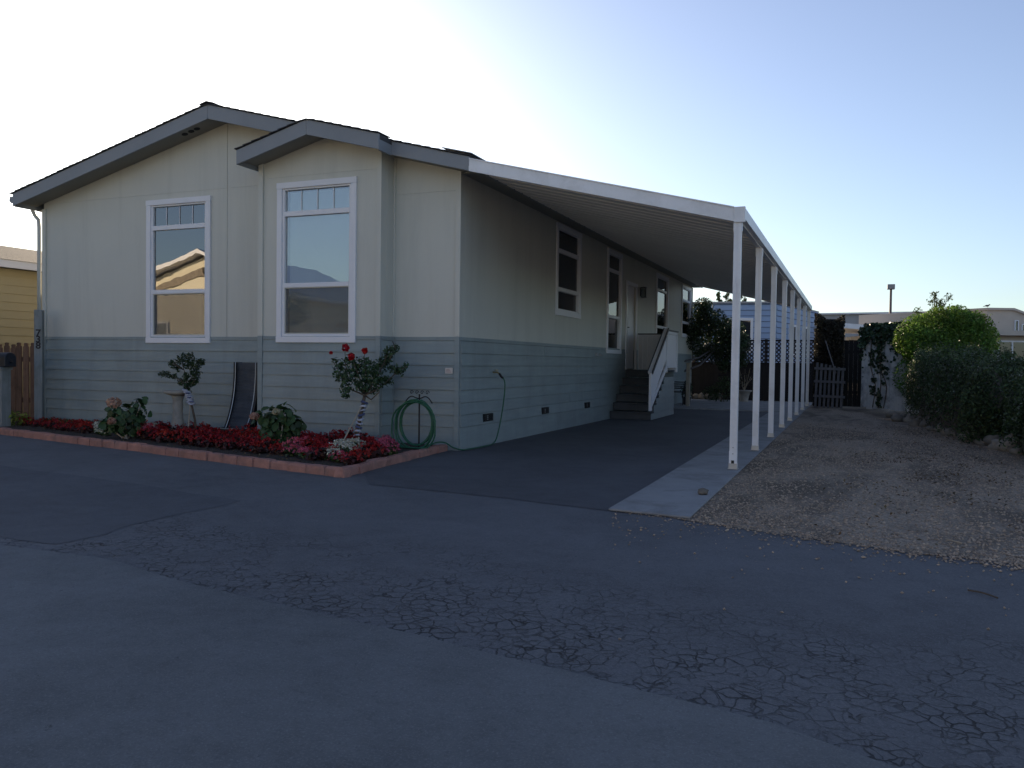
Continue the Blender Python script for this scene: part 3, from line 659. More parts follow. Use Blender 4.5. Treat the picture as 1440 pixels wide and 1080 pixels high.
# ------------------------------------------------------------------ entry stairs
st = thing('entry_stairs', (.5, 8.5, 0), 'dark grey entry stairs with white railing climbing to the side door', 'stairs')
RZ = 1.07/6
for k in range(6):
    ya = 7.30+.25*k; yb = ya+.25 if k < 5 else 9.75
    MB().box(.03, .92, ya+.012, ya+.03, RZ*k+.016, RZ*(k+1)-.03).build('riser', STEP, st)
    MB().box(.028, .935, ya-.015, yb+.014, RZ*(k+1)-.029, RZ*(k+1)).build('tread', STEP, st, bevel=.006)
# siding skirt on the outer side, stepped
for k in range(7):
    zb_, zt = .016+.15*k, .013+.15*(k+1)
    if zt > 1.04: break
    ys = 7.30+.25*max(0, math.ceil((zt-.02)/RZ)-1)+.03
    MB().hexa([(.90, ys, zb_), (.925, ys, zb_), (.925, 9.74, zb_), (.90, 9.74, zb_), (.90, ys, zt), (.913, ys, zt), (.913, 9.74, zt), (.90, 9.74, zt)]).build('siding_board', SIDING, st)
MB().box(.03, .91, 9.70, 9.74, .016, 1.035).build('rear_skirt', SIDING, st)
MB().box(.86, .898, 7.36, 9.69, .016, .15).build('stringer', STEP, st)
# railing: newel, sloped rail with boards, landing rail
A0 = Vector((.955, 7.04, 1.02)); A1 = Vector((.955, 8.58, 2.0))
rl = MB(); rl.bar(A0, A1, .085, .05); rl = rl.build('hand_rail', WHITE, st)
for s in (-1, 1): MB().bar(A0+Vector((s*.052, -.01, .004)), A1+Vector((s*.052, 0, .004)), .018, .07).build('rail_edge', CAPD, rl)
MB().box(.93, .98, 7.05, 7.17, .22, 1.03).build('newel_post', WHITE, st, bevel=.003)
nb_ = 13
for k in range(nb_):
    ya = 7.175+k*.107; t = (ya+.05-7.04)/1.54; zt = 1.02+t*.98-.03; zb_ = .38+max(0, (ya+.05-7.17))*.655
    MB().hexa([(.937, ya, zb_-.03), (.957, ya, zb_-.03), (.957, ya+.101, zb_+.04), (.937, ya+.101, zb_+.04), (.937, ya, zt-.03), (.957, ya, zt-.03), (.957, ya+.101, zt+.034), (.937, ya+.101, zt+.034)]).build('baluster', WHITE, st)
MB().bar((.965, 7.12, .33), (.965, 8.60, 1.16), .03, .10).build('bottom_rail', WHITE, st)
for k in range(11):
    ya = 8.57+k*.107
    MB().box(.937, .957, ya, ya+.101, 1.13, 1.97).build('baluster', WHITE, st)
MB().box(.925, .985, 8.56, 9.76, 1.90, 1.96).build('top_rail', WHITE, st); MB().box(.91, .995, 8.56, 9.80, 1.972, 2.0).build('cap_rail', CAPD, st)
for yy in (8.58, 9.70): MB().box(.93, .985, yy, yy+.06, 1.02, 1.95).build('landing_post', WHITE, st)
for k in range(8):
    xa = .035+k*.112; MB().box(xa, xa+.106, 9.715, 9.735, 1.075, 1.92).build('baluster', WHITE, st)
MB().box(.03, .93, 9.70, 9.75, 1.86, 1.92).build('top_rail', WHITE, st); MB().box(.02, .93, 9.685, 9.77, 1.921, 1.95).build('cap_rail', CAPD, st)
# ------------------------------------------------------------------ flower bed
BEDZ = .075
border_pts = [Vector((-8.3, -1.17)), Vector((-6.67, -1.49)), Vector((-3.46, -2.12)), Vector((-1.54, -2.55)), Vector((.10, -2.84)), Vector((-.02, -1.54)), Vector((-.13, -.10))]
sheet('flower_bed_soil', [(p.x-(.05 if i > 3 else 0), p.y+.06) for i, p in enumerate(border_pts)] + [(BX1, -.02), (BX1, -BAY), (BX0, -BAY), (BX0, -.02), (-8.3, -.02)], BEDZ, SOIL)
edging = thing('brick_edging', (-3, -2.2, 0), 'low terracotta brick edging laid round the flower bed', 'edging')
bms = []
for s in range(5):
    mb = MB(); r0 = random.Random(s); L, Wd, Hh = .105, .055, .098; c = .014
    def jj(a=.005): return r0.uniform(-a, a)
    rings = []
    for zz, ins in ((0, 0), (Hh-.022, 0.002), (Hh, c)):
        rings.append([(-L+ins+jj(), -Wd+ins+jj(), zz+jj(.003)), (0+jj(), -Wd+ins+jj(), zz+jj()), (L-ins+jj(), -Wd+ins+jj(), zz+jj(.003)), (L-ins+jj(), Wd-ins+jj(), zz+jj()), (0+jj(), Wd-ins+jj(), zz+jj()), (-L+ins+jj(), Wd-ins+jj(), zz+jj())])
    vs = [p for r_ in rings for p in r_]; fs = [(5,4,3,2,1,0), (12,13,14,15,16,17)]
    for q in range(2): fs += [(q*6+i, q*6+(i+1) % 6, q*6+6+(i+1) % 6, q*6+6+i) for i in range(6)]
    bms.append(mb.add(vs, fs).mesh('brick', TERRA))
for a, b in zip(border_pts, border_pts[1:]):
    d = b-a; n = max(1, round(d.length/.30)); ang = math.atan2(d.y, d.x)
    for k in range(n):
        q = a+d*((k+.5)/n) + Vector((-d.y, d.x)).normalized()*(.055+random.uniform(-.008, .008))
        inst('brick', random.choice(bms), edging, Matrix.Translation((q.x, q.y, .003+random.uniform(-.006, .004))) @ Matrix.Rotation(ang+random.uniform(-.05, .05)+random.choice((0, math.pi)), 4, 'Z') @ Matrix.Rotation(random.uniform(-.04, .04), 4, 'X') @ Matrix.Diagonal((d.length/n/.21*1.0, 1, 1, 1)))
# bedding flowers: each plant = foliage + flowers
def plant_meshes(seed, pet, leafm, fl):
    rg = np.random.default_rng(seed); n = 95
    C, N = clumps(n, [(0, 0, .055), (.05, .03, .045), (-.05, -.02, .05)], [(.09, .09, .065), (.07, .07, .05), (.07, .07, .055)], rg, .6)
    C[:, 2] = np.maximum(C[:, 2], .008); N[:, 2] += .8
    lf = leaves('foliage', C, N, .05, leafm, False, .8, .1, .5, seed)
    m_ = rg.integers(fl[0], fl[1]); D = rg.normal(0, 1, (m_, 3)); D[:, 2] = abs(D[:, 2])+.3; D /= np.linalg.norm(D, axis=1, keepdims=True)
    B = D*np.array([.12, .12, .10])+np.array([0, 0, .045]); P = np.repeat(B, 4, 0)+rg.normal(0, .008, (m_*4, 3))
    fm = leaves('flowers', P, np.repeat(D, 4, 0), .025, pet, False, .85, .15, .5, seed+50, (.6, 1.25))
    return lf, fm
KINDS = {'red': [plant_meshes(s, L_RED, L_BEG, (18, 40)) for s in (1, 2, 3, 4, 5)], 'pink': [plant_meshes(s, L_PINK, L_BEGG, (26, 40)) for s in (11, 12)], 'white': [plant_meshes(s, L_WHITE, L_BEGG, (34, 46)) for s in (21, 22)]}
LAB = {'red': ('red begonia plant with dark leaves, massed %s', 'red bedding flowers'), 'pink': ('pink flowering begonia plant in the bed, %s', 'pink bedding flowers'), 'white': ('white flowering begonia plant with green leaves, %s', 'white bedding flowers')}
LANDM = [(35, 'at the foot of the number post'), (100, 'along the grass strip by the wall'), (172, 'round the hydrangea with peach bloom'), (250, 'round the stone birdbath'), (325, 'before the slate fountain'), (392, 'round the rounded hydrangea'), (450, 'between rounded hydrangea and rose stake'), (495, 'round the foot of the rose tree'), (555, 'between rose tree and hose stand')]
spots = []
def near(u, v, l): return any(abs(u-a) < r and abs(v-b) < r2 for a, b, r, r2 in l)
PINKS = [(196, 616, 11, 8), (418, 642, 18, 9), (550, 634, 22, 9), (470, 654, 9, 6)]
WHITES = [(150, 610, 14, 7), (168, 607, 9, 6), (212, 606, 7, 5), (487, 641, 20, 9)]
KEEP = [(178, 616, 24, 8), (392, 628, 22, 7), (330, 610, 26, 7), (250, 611, 8, 5), (589, 630, 40, 30)]
tries = 0
rr = random.Random(42)
while len(spots) < 175 and tries < 9000:
    tries += 1
    u = rr.uniform(26, 575); vb = 612+.118*u-17
    if u > 489: vb = 655-.24*(u-489)
    vt = vb-10 if u < 150 else vb-26-(10 if u > 260 else 0)
    v = rr.uniform(vt, vb); p = G(u, v, BEDZ)
    if p.y > -.22 or (BX0-.15 < p.x < BX1+.15 and p.y > -BAY-.18): continue
    if near(u, v, KEEP): continue
    md = .17 if u > 150 else .15
    if any((p-q[0]).length < md for q in spots): continue
    k = 'pink' if near(u, v, PINKS) else 'white' if near(u, v, WHITES) else 'red'
    spots.append((p, k, u))
for p, k, u in spots:
    lf, fm = rr.choice(KINDS[k]); s = rr.uniform(.85, 1.25)*(.72 if u < 150 else .98)
    lm_ = min(LANDM, key=lambda q: abs(q[0]-u))[1]
    t = thing('bedding_begonia', p, LAB[k][0] % lm_, 'flower', LAB[k][1]+' '+lm_)
    t.rotation_euler.z = rr.uniform(0, 6.28); t.scale = (s, s, s*rr.uniform(.8, 1.2))
    for nm, me in (('foliage', lf), ('flowers', fm)):
        o = bpy.data.objects.new(nm, me); COL.objects.link(o); o.parent = t; o['kind'] = 'stuff'
# grass strip against the wall
rg = np.random.default_rng(9); n = 2600; GX = np.stack([rg.uniform(-7.7, -4.6, n), -.05-abs(rg.normal(0, .22, n)), np.full(n, BEDZ+.03)], 1)
tag(leaves('grass_strip', GX, np.stack([rg.normal(0, 1, n), rg.normal(0, 1, n), np.zeros(n)], 1), .12, L_GRASS, None, .09, .02, .25, 9, (.5, 1.3), -3), 'green grass growing between the red flowers and the house wall', 'grass', kind='stuff')
# mulch bits
n = 1500; MX = []
while len(MX) < n:
    p = G(random.uniform(26, 560), random.uniform(598, 665), BEDZ)
    if p.y < -.1 and p.y > -1.17-.19*(p.x+8.3)+.12 and p.x < -.15: MX.append((p.x, p.y, BEDZ+.008))
tag(leaves('mulch', MX, [(0, 0, 1)]*n, .04, L_LITTER, None, .4, .05, .3, 31, (.25, 1.0)), 'brown bark mulch covering the flower bed soil', 'mulch', kind='stuff')
def bigleaf(n, C, N, size, seed, mat, parent, name='foliage'):
    """broad rounded leaves: eight-sided blades creased along the midrib"""
    rg = np.random.default_rng(seed); mb_v = []; mb_f = []; tn = []
    for c, nn in zip(C, N):
        nn = Vector(nn)+Vector(rg.normal(0, .45, 3)); nn.normalize(); t = Vector(rg.normal(0, 1, 3))+Vector((0, 0, -.5)); t -= nn*t.dot(nn); t.normalize(); b = nn.cross(t); s = size*rg.uniform(.6, 1.25)
        o = len(mb_v); k = rg.uniform(.55, 1.4)
        for tt, ww, hh in ((-.5, 0, 0), (-.3, .26, .06), (.0, .36, .09), (.3, .24, .05), (.5, 0, -.05), (.3, -.24, .05), (.0, -.36, .09), (-.3, -.26, .06), (0, 0, 0), (-.28, 0, 0), (.28, 0, 0)):
            mb_v.append(Vector(c)+t*s*tt+b*s*ww+nn*s*(hh-.12*tt*tt))
            tn.append(k)
        mb_f += [tuple(o+i for i in f) for f in ((0, 1, 9), (1, 2, 8, 9), (2, 3, 10, 8), (3, 4, 10), (4, 5, 10), (5, 6, 8, 10), (6, 7, 9, 8), (7, 0, 9))]
    me = bpy.data.meshes.new(name); me.from_pydata(mb_v, [], mb_f); me.update(); me.shade_smooth(); me.materials.append(mat)
    a = me.attributes.new('tone', 'FLOAT_COLOR', 'POINT'); a.data.foreach_set('color', np.repeat(np.array(tn), 4))
    o = bpy.data.objects.new(name, me); COL.objects.link(o); o.parent = parent; o.matrix_parent_inverse = Matrix.Translation(parent.location).inverted(); return o
def hydrangea(u, v, lab, spots_, blooms, seed):
    b = G(u, v, BEDZ); dep = (b-CAM).dot(FW); t = thing('hydrangea_bush', b, lab, 'shrub'); rg = np.random.default_rng(seed)
    cen = []; rad = []
    for (a, c, r) in spots_:
        p = AT(a, c, dep+rg.uniform(-.08, .12)); cen.append(tuple(p)); k = r*dep/FPX; rad.append((k, k, k))
    C, N = clumps(230, cen, rad, rg, .5); N[:, 2] += .5; N += np.array(tuple(-FW))*.35
    bigleaf(230, C, N, .125, seed, L_HYD, t)
    st_ = MB()
    for c in cen: st_.tube([tuple(b+Vector((rg.uniform(-.07, .07), rg.uniform(-.06, .06), 0))), tuple((b*.5+Vector(c)*.5)+Vector((0, 0, -.03))), c], [.011, .009, .006], 6)
    st_.build('stem', PALEWOOD, t, smooth=True)
    for (a, c, r, mt) in blooms:
        p = AT(a, c, dep-.28); k = r*dep/FPX; n = 110; D = rg.normal(0, 1, (n, 3)); D /= np.linalg.norm(D, axis=1, keepdims=True)
        leaves('bloom', np.array(tuple(p))+D*k*np.array([1, 1, .75]), D, .042, mt, t, .85, .1, .35, seed+int(a), (.5, 1.25))
hydrangea(176, 617, 'leafy hydrangea with one big faded peach bloom beside the birdbath', [(178, 590, 22), (195, 575, 15), (200, 565, 9), (165, 593, 17), (163, 580, 13), (152, 595, 11), (188, 598, 18)], [(160, 566, 9, L_PEACH), (157, 592, 5, L_PEACH)], 61)
hydrangea(392, 630, 'rounded leafy hydrangea with small cream bloom in front of the bay', [(392, 595, 23), (375, 590, 17), (410, 598, 15), (400, 580, 14), (385, 610, 18), (405, 612, 14)], [(358, 585, 6, L_PEACH), (388, 579, 4.5, L_CREAM)], 62)
# yellow green plant by the mailbox
b = G(22, 603, .02); t = thing('lime_shrub', b, 'small yellow green shrub at the foot of the fence beside mailbox', 'shrub'); rg = np.random.default_rng(70)
C, N = clumps(260, [tuple(b+Vector((0, 0, .16))), tuple(b+Vector((-.22, -.05, .10)))], [(.22, .2, .17), (.2, .2, .12)], rg, .6); leaves('foliage', C, N, .08, L_LIME, t, .4, .15, .7, 70)
MB().tube([b, b+Vector((.02, 0, .2))], .012, 6).build('stem', BARK, t)
# small standard tree with tied stakes
b = G(276, 613, BEDZ); dep = (b-CAM).dot(FW)
def A(u, v, o=0): return AT(u, v, dep+o)
t = thing('patio_tree', b, 'small staked standard tree with wrapped trunk standing beside the birdbath', 'tree')
MB().tube([b, A(274, 590), A(270, 572), A(265, 556), A(263, 545)], [.017, .016, .015, .014, .011], 8).build('trunk', BARK, t, smooth=True)
MB().tube([A(264, 613, -.05), A(267, 575, -.02), A(268, 552, 0)], .010, 6).build('stake', PALEWOOD, t)
w_ = MB(); 
for k in range(7):
    c = A(262+k*1.3, 549+k*3.1, -.02); w_.blob(c, (.055-.003*k, .05, .022), k, .5, 9, 6)
w_.build('trunk_wrap', WRAP, t, smooth=True)
w_ = MB()
for k in range(3): w_.blob(A(263+k*3, 553+k*6, -.06), (.035, .02, .012), k+9, .6, 8, 5)
w_.build('tie', WRAPD, t, smooth=True)
br = MB(); tw = [[(263, 547), (255, 535), (240, 528), (226, 526)], [(263, 547), (262, 530), (256, 512), (258, 500)], [(263, 547), (270, 530), (276, 515), (284, 509)], [(263, 546), (273, 536), (277, 525)], [(258, 520), (245, 512), (239, 509)]]
for pth in tw: br.tube([A(u, v, random.uniform(-.04, .04)) for u, v in pth], [.009, .007, .005, .003][:len(pth)], 5)
br.build('branch', BARK, t, smooth=True)
cen = [(228, 526, 5), (236, 527, 5), (246, 530, 5), (256, 537, 6), (263, 543, 6), (262, 530, 6), (244, 512, 7), (258, 505, 8), (266, 512, 8), (276, 512, 8), (284, 509, 5), (274, 524, 8), (276, 533, 6), (270, 538, 6), (250, 518, 5), (268, 501, 6)]
rg = np.random.default_rng(71); C, N = clumps(1050, [tuple(A(u, v, rg.uniform(-.08, .08))) for u, v, r in cen], [(r*dep/FPX,)*3 for u, v, r in cen], rg, .7)
leaves('foliage', C, N, .048, L_DARK, t, .5, .15, .8, 71, (.6, 1.5))
# rose standard
b = G(498, 630, BEDZ); dep = (b-CAM).dot(FW)
t = thing('rose_tree', b, 'standard rose tree with bright red blooms and wrapped trunk beside the bay', 'rose tree')
tp = [(498, 630), (502, 605), (507, 585), (511, 566), (513, 554)]
MB().tube([b]+[A(u, v) for u, v in tp[1:]], [.028, .026, .024, .022, .02], 9).build('trunk', BARK, t, smooth=True)
wr = MB(); wd = MB()
for k in range(11):
    f = k/10; u = 499+(512-499)*f; v = 624-(624-566)*f; c = A(u, v)
    ring = [tuple(c+Vector((math.cos(a)*.034, math.sin(a)*.034, .012*math.sin(a+k)))) for a in np.linspace(0, 6.28, 10)]
    MB().tube(ring, [.014+.004*math.sin(k*2+j) for j in range(10)], 6).build('wrap_band' if k % 3 != 1 else 'tie', WRAP if k % 3 != 1 else WRAPD, t, smooth=True)
bs = G(476, 633, BEDZ); MB().tube([bs, A(508, 572, -.03)], .009, 6).build('stake', PALEWOOD, t)
br = MB()
for pth in ([(513, 556), (500, 540), (486, 515), (485, 492)], [(513, 556), (505, 530), (498, 512), (494, 500)], [(513, 556), (515, 525), (512, 505), (513, 494)], [(513, 556), (528, 535), (540, 510), (548, 488)], [(513, 556), (535, 545), (556, 525), (572, 515)], [(513, 556), (522, 562), (533, 552), (535, 540)], [(513, 556), (494, 548), (480, 530), (467, 505)], [(548, 505), (556, 490), (552, 480)]):
    br.tube([A(u, v, random.uniform(-.08, .08)) for u, v in pth], [.013, .009, .006, .004][:len(pth)], 6)
br.build('branch', BARK, t, smooth=True)
cen = [(480, 515, 10), (478, 528, 9), (490, 530, 13), (488, 548, 9), (503, 520, 11), (510, 540, 12), (500, 510, 8), (520, 520, 12), (530, 535, 12), (535, 515, 11), (543, 505, 9), (548, 494, 8), (545, 535, 8), (555, 520, 8), (563, 522, 7), (570, 514, 5), (556, 490, 6), (470, 506, 4), (512, 508, 8), (490, 505, 6), (524, 548, 8), (486, 556, 5)]
rg = np.random.default_rng(72); C, N = clumps(1900, [tuple(A(u, v, rg.uniform(-.16, .16))) for u, v, r in cen], [(r*dep/FPX, 1.4*r*dep/FPX, r*dep/FPX) for u, v, r in cen], rg, .75)
leaves('foliage', C, N, .048, L_ROSE, t, .6, .12, .8, 72, (.5, 1.5))
for (u, v, r) in ((486, 489, 5), (494, 501, 4.8), (513, 493, 4.2), (465.5, 496, 2.4)):
    c = A(u, v, -.18); k = r*dep/FPX; n = 46; rg = np.random.default_rng(int(u)); D = rg.normal(0, 1, (n, 3)); D /= np.linalg.norm(D, axis=1, keepdims=True)
    leaves('rose_bloom', np.array(tuple(c))+D*k*.72, D, k*1.15, L_ROSER, t, .95, .2, .35, int(v), (.6, 1.2))
# birdbath
b = G(250, 611, BEDZ)
t = thing('birdbath', b, 'pale cast stone birdbath with round bowl on a slender pedestal', 'birdbath')
MB().lathe([(.02, 0), (.115, 0), (.12, .04), (.10, .06), (.085, .10), (.092, .16), (.075, .24), (.068, .34), (.075, .42), (.07, .5), (.085, .55), (.09, .575)], b, 22).build('pedestal', STONE, t, smooth=True)
MB().lathe([(.06, .57), (.13, .585), (.19, .61), (.20, .635), (.195, .65), (.18, .648), (.13, .622), (.01, .612)], b, 26).build('bowl', STONE, t, smooth=True)
# slate fountain
fb = PL(335, 612, 1, -.38)
t = thing('slate_fountain', (-3.42, -.3, BEDZ), 'dark slate waterfall fountain with curved front standing against the wall', 'fountain')
fx0, fx1 = -3.66, -3.20
def fy(z):   # front curve of the sheet
    k = max(0, 1-z/1.08); return -.17-.27*k**2.6
zs = [i/22*1.08+.0 for i in range(23)]
for xa, xb in ((fx0, fx0+.035), (fx1-.035, fx1)):
    MB().prism([(fy(z)-.035, z+BEDZ) for z in zs] + [(-.06, 1.08+BEDZ), (-.06, BEDZ)], 0, xa, xb).build('side_panel', BLACKM, t)
MB().box(fx0+.036, fx1-.036, -.10, -.062, BEDZ, 1.07+BEDZ).build('back_panel', BLACKM, t)
for i in range(22):
    za, zb_ = .10+i*.0444, .10+i*.0444+.043
    ya, yb = fy(za), fy(zb_)
    MB().hexa([(fx0+.036, ya-.006, za+BEDZ), (fx1-.036, ya-.006, za+BEDZ), (fx1-.036, ya+.03, za+BEDZ), (fx0+.036, ya+.03, za+BEDZ), (fx0+.036, yb, zb_+BEDZ), (fx1-.036, yb, zb_+BEDZ), (fx1-.036, yb+.03, zb_+BEDZ), (fx0+.036, yb+.03, zb_+BEDZ)]).build('slate_strip', SLATE, t)
for xx in (fx0+.036, fx1-.05):
    MB().tube([(xx, fy(z)-.036, z+BEDZ) for z in zs[2:]], .007, 5).build('edge_trim', METAL, t, smooth=True)
bs = MB(); bs.box(fx0-.06, fx1+.03, -.64, -.615, BEDZ-.05, .12+BEDZ); bs.box(fx0-.06, fx0-.03, -.614, -.06, BEDZ-.05, .12+BEDZ); bs.box(fx1, fx1+.03, -.614, -.06, BEDZ-.05, .12+BEDZ); bs.box(fx0-.029, fx1-.001, -.614, -.07, BEDZ-.05, .06+BEDZ)
bs = bs.build('basin', BLACKM, t); MB().box(fx0-.07, fx1+.04, -.655, -.60, .121+BEDZ, .131+BEDZ).build('basin_rim', METAL, bs)
# hose stand with coiled hose
hb = PL(589, 632, 1, -.55); hx, hy = hb.x, -.55
t = thing('hose_stand', (hx, hy, BEDZ), 'black iron hose stand with scrolled top in the corner of the bed', 'hose stand')
MB().tube([(hx, hy, .0), (hx, hy, .78)], .011, 8).build('pole', BLACKM, t)
ar = MB()
for s in (-1, 1):
    ar.tube([(hx, hy, .72)]+[(hx+s*(.03+.17*k/8), hy-.02, .72+.05*math.sin(k/8*2.6)-.08*(k/8)**2) for k in range(1, 9)], .008, 6)
ar.build('hook_arm', BLACKM, t, smooth=True)
sc = MB()
for k in range(4):
    cx = hx-.115+.077*k; sc.tube([(cx+.03*math.cos(a)*(1-.07*j), hy, .80+.03*math.sin(a)*(1-.07*j)) for j, a in enumerate(np.linspace(0, 7.5, 14))], .005, 5)
sc.build('scroll', BLACKM, t, smooth=True)
path = []
for lp in range(7):
    rx = .225+.02*math.sin(lp*2.3)+.012*lp; rz = .275+.018*math.cos(lp*1.7)
    for k in range(26):
        a = math.pi/2+2*math.pi*k/26; path.append((hx+rx*math.cos(a)+.012*math.sin(lp), hy-.045-.014*lp-.03*(1-math.sin(a))*.6, max(.095, .42+rz*math.sin(a)-(.02*lp if math.sin(a) < 0 else 0))))
coil = MB().tube(path, .0105, 7).build('garden_hose', HOSE, None, smooth=True)
tag(coil, 'green garden hose coiled in loops on the iron hose stand', 'hose')
sp_path = [(.12, 1.075, 1.02), (.17, 1.09, .97), (.19, 1.10, .85), (.17, 1.08, .55), (.13, 1.02, .2), (.12, .9, .05), (.13, .6, .028), (.10, .1, .028), (.07, -.06, .03), (-.05, -.09, .06), (-.10, -.2, .125), (-.16, -.3, .14), (-.2, -.45, .12)]
def smooth_path(P, n=8):
    P = [Vector(p) for p in P]; out = []
    for i in range(len(P)-1):
        p0, p1, p2, p3 = P[max(i-1, 0)], P[i], P[i+1], P[min(i+2, len(P)-1)]
        for k in range(n):
            q = k/n; out.append(.5*((2*p1)+(p2-p0)*q+(2*p0-5*p1+4*p2-p3)*q*q+(3*p1-p0-3*p2+p3)*q**3))
    return out+[P[-1]]
h2 = MB().tube(smooth_path(sp_path), .0095, 7).build('garden_hose', HOSE, None, smooth=True)
tag(h2, 'green hose hanging from the side wall spigot down to the driveway', 'hose')
MB().tube([(.108, 1.068, 1.045), (.14, 1.08, .995), (.165, 1.088, .975)], .017, 8).build('hose_connector', BLACKM, h2, smooth=True)
# ------------------------------------------------------------------ left edge: number post, mailbox, picket fence, yellow house
b = PL(55.5, 600, 1, -.30); b.z = 0
t = thing('number_post', b, 'weathered grey post bearing a black house number beside the fence', 'post')
mb = MB(); s = .062; hgt = PL(56, 436, 1, -.30).z
mb.hexa([(-s, -s, 0), (s, -s, 0), (s, s, 0), (-s, s, 0), (-s, -s, hgt), (s, -s, hgt-.01), (s, s, hgt), (-s, s, hgt+.01)])
rot = Matrix.Translation(b) @ Matrix.Rotation(.62, 4, 'Z')
mb.v = [tuple(rot @ Vector(p)) for p in mb.v]; mb.build('post', POSTG, t, bevel=.008)
for k, ch in enumerate('738'):
    cu = bpy.data.curves.new('numeral', 'FONT'); cu.body = ch; cu.size = .155; cu.align_x = 'CENTER'; cu.extrude = .002; cu.offset = .004
    fo = bpy.data.objects.new('numeral_curve', cu); COL.objects.link(fo)
    me = bpy.data.meshes.new_from_object(fo.evaluated_get(bpy.context.evaluated_depsgraph_get())); me.materials.append(NUM)
    bpy.data.objects.remove(fo)
    o = bpy.data.objects.new('numeral', me); COL.objects.link(o); o.parent = t; o.matrix_parent_inverse = Matrix.Translation(t.location).inverted()
    o.matrix_basis = rot @ Matrix.Translation((0.004, -s-.0035, PL(58, 466, 1, -.36).z-.075-.105*k)) @ Matrix.Rotation(math.pi/2, 4, 'X')
b = G(4, 606, 0)
t = thing('mailbox', b, 'black arched mailbox on a thick weathered wooden post', 'mailbox')
MB().box(b.x-.16, b.x+.07, b.y-.07, b.y+.09, 0, .98).build('post', POSTG, t, bevel=.006)
arc = [(-.10, 0), (.10, 0)] + [(.10*math.cos(a), .13+.10*math.sin(a)) for a in np.linspace(0, math.pi, 12)]
mb = MB().prism([(b.y+.02+p, 1.03+q) for p, q in arc], 0, b.x-.42, b.x+.16).build('mailbox_body', MAILB, t, bevel=.012)
MB().box(b.x-.36, b.x+.08, b.y-.09, b.y+.11, .981, 1.027).build('mounting_board', POSTG, t)
MB().tube([(b.x+.163, b.y+.02, 1.10), (b.x+.185, b.y+.02, 1.11)], .012, 6).build('door_knob', BLACKM, mb)
fence = thing('picket_fence', (-9.3, .55, 0), 'brown weathered dog eared picket fence beside the grey number post', 'fence')
for k in range(14):
    x = -8.33-.172*k; j = random.uniform(-.012, .012); tl = random.uniform(-.012, .012); h = 1.43+random.uniform(-.02, .02); wd = .138
    x0_, x1_ = x-wd+j, x+j
    MB().prism([(x0_, 0.02), (x1_, .02), (x1_+tl, h-.07), (x1_+tl-.028, h-.05), (x1_+tl-.02, h-.012), (x1_+tl-.045, h), (x0_+tl+.045, h), (x0_+tl+.02, h-.012), (x0_+tl+.028, h-.05), (x0_+tl, h-.07)], 1, .50+random.uniform(0, .008), .52+random.uniform(0, .005)).build('picket', REDWOOD, fence)
for z in (.35, 1.1): MB().box(-10.8, -8.2, .53, .57, z, z+.09).build('rail', REDWOOD, fence)
nh = thing('yellow_house', (-14, 6, 0), 'yellow clapboard neighbour house with white eave beyond the picket fence', 'house')
nw = MB().box(-19, -10.53, -4.0, 14, 0, 2.92).build('wall', YELLOW, nh)
for k in range(17):
    z = .12+.165*k
    if z+.16 > 2.92: break
    for a, b2 in ((-4.0, .3), (.3, 5.2), (5.2, 10.1), (10.1, 14)):
        MB().hexa([(-10.53, a, z), (-10.505, a, z), (-10.505, b2-.003, z), (-10.53, b2-.003, z), (-10.53, a, z+.163), (-10.518, a, z+.163), (-10.518, b2-.003, z+.163), (-10.53, b2-.003, z+.163)]).build('siding_board', YELLOW, nw)
MB().box(-10.29, -10.26, -4.4, 14.4, 2.915, 3.06).build('fascia_board', WHITE, nh)
MB().box(-10.52, -10.291, -4.0, 14, 2.925, 2.94).build('eave_soffit', SOFFIT, nh)
MB().prism([(-19.3, 3.06), (-10.24, 3.065), (-14.8, 3.95)], 1, -4.4, 14.4).build('roof', SHINGLE, nh)
# ------------------------------------------------------------------ behind the carport
tr = thing('evergreen_tree', (.0, 17.4, 0), 'dark evergreen tree with bare lower limbs in front of the lattice fence', 'tree')
MB().tube([(-.45, 17.3, 0), (-.42, 17.3, .6), (-.1, 17.4, 1.2), (.4, 17.5, 1.7), (.55, 17.6, 2.5)], [.07, .06, .05, .04, .02], 8).build('trunk', BARK, tr, smooth=True)
lm = MB(); lm.tube([AT(962, 522, 25.5), AT(985, 513, 26), AT(1000, 497, 26.4), AT(1010, 490, 26.6)], [.035, .03, .025, .02], 6); lm.tube([AT(962, 508, 25.5), AT(983, 503, 26), AT(1003, 490, 26.6)], [.03, .025, .02], 6); lm.build('limb', GREYWOOD, tr, smooth=True)
cen = [(985, 445, 22), (975, 470, 24), (1000, 455, 24), (1015, 470, 24), (1028, 465, 20), (1035, 490, 18), (1010, 495, 20), (985, 495, 16), (1043, 480, 13), (990, 430, 13), (1040, 505, 14), (1020, 512, 12)]
rg = np.random.default_rng(80); k = 26.3/FPX
C, N = clumps(15000, [tuple(AT(u, v, 26.6+rg.uniform(-.4, .4))) for u, v, r in cen], [(r*k, r*k*1.2, r*k*.95) for u, v, r in cen], rg, .8); leaves('crown', C, N, .085, L_DARK, tr, .45, .15, .8, 80, (.4, 1.5))
lf = thing('lattice_fence', (1.6, 18.9, 0), 'dark solid fence topped with dark diamond lattice behind the patio', 'fence')
for k in range(30):
    x = -1.2+.165*k; MB().box(x, x+.1635, 18.90+random.uniform(0, .01), 18.925, .02, 1.25).build('board', DARKWOOD, lf)
for z0_, z1_ in ((1.25, 1.31), (2.02, 2.08)): MB().box(-1.2, 3.74, 18.885, 18.94, z0_, z1_).build('rail', DARKWOOD, lf)
for x in (-1.2, .45, 2.1, 3.70): MB().box(x, x+.09, 18.93, 19.02, 0, 2.1).build('post', DARKWOOD, lf)
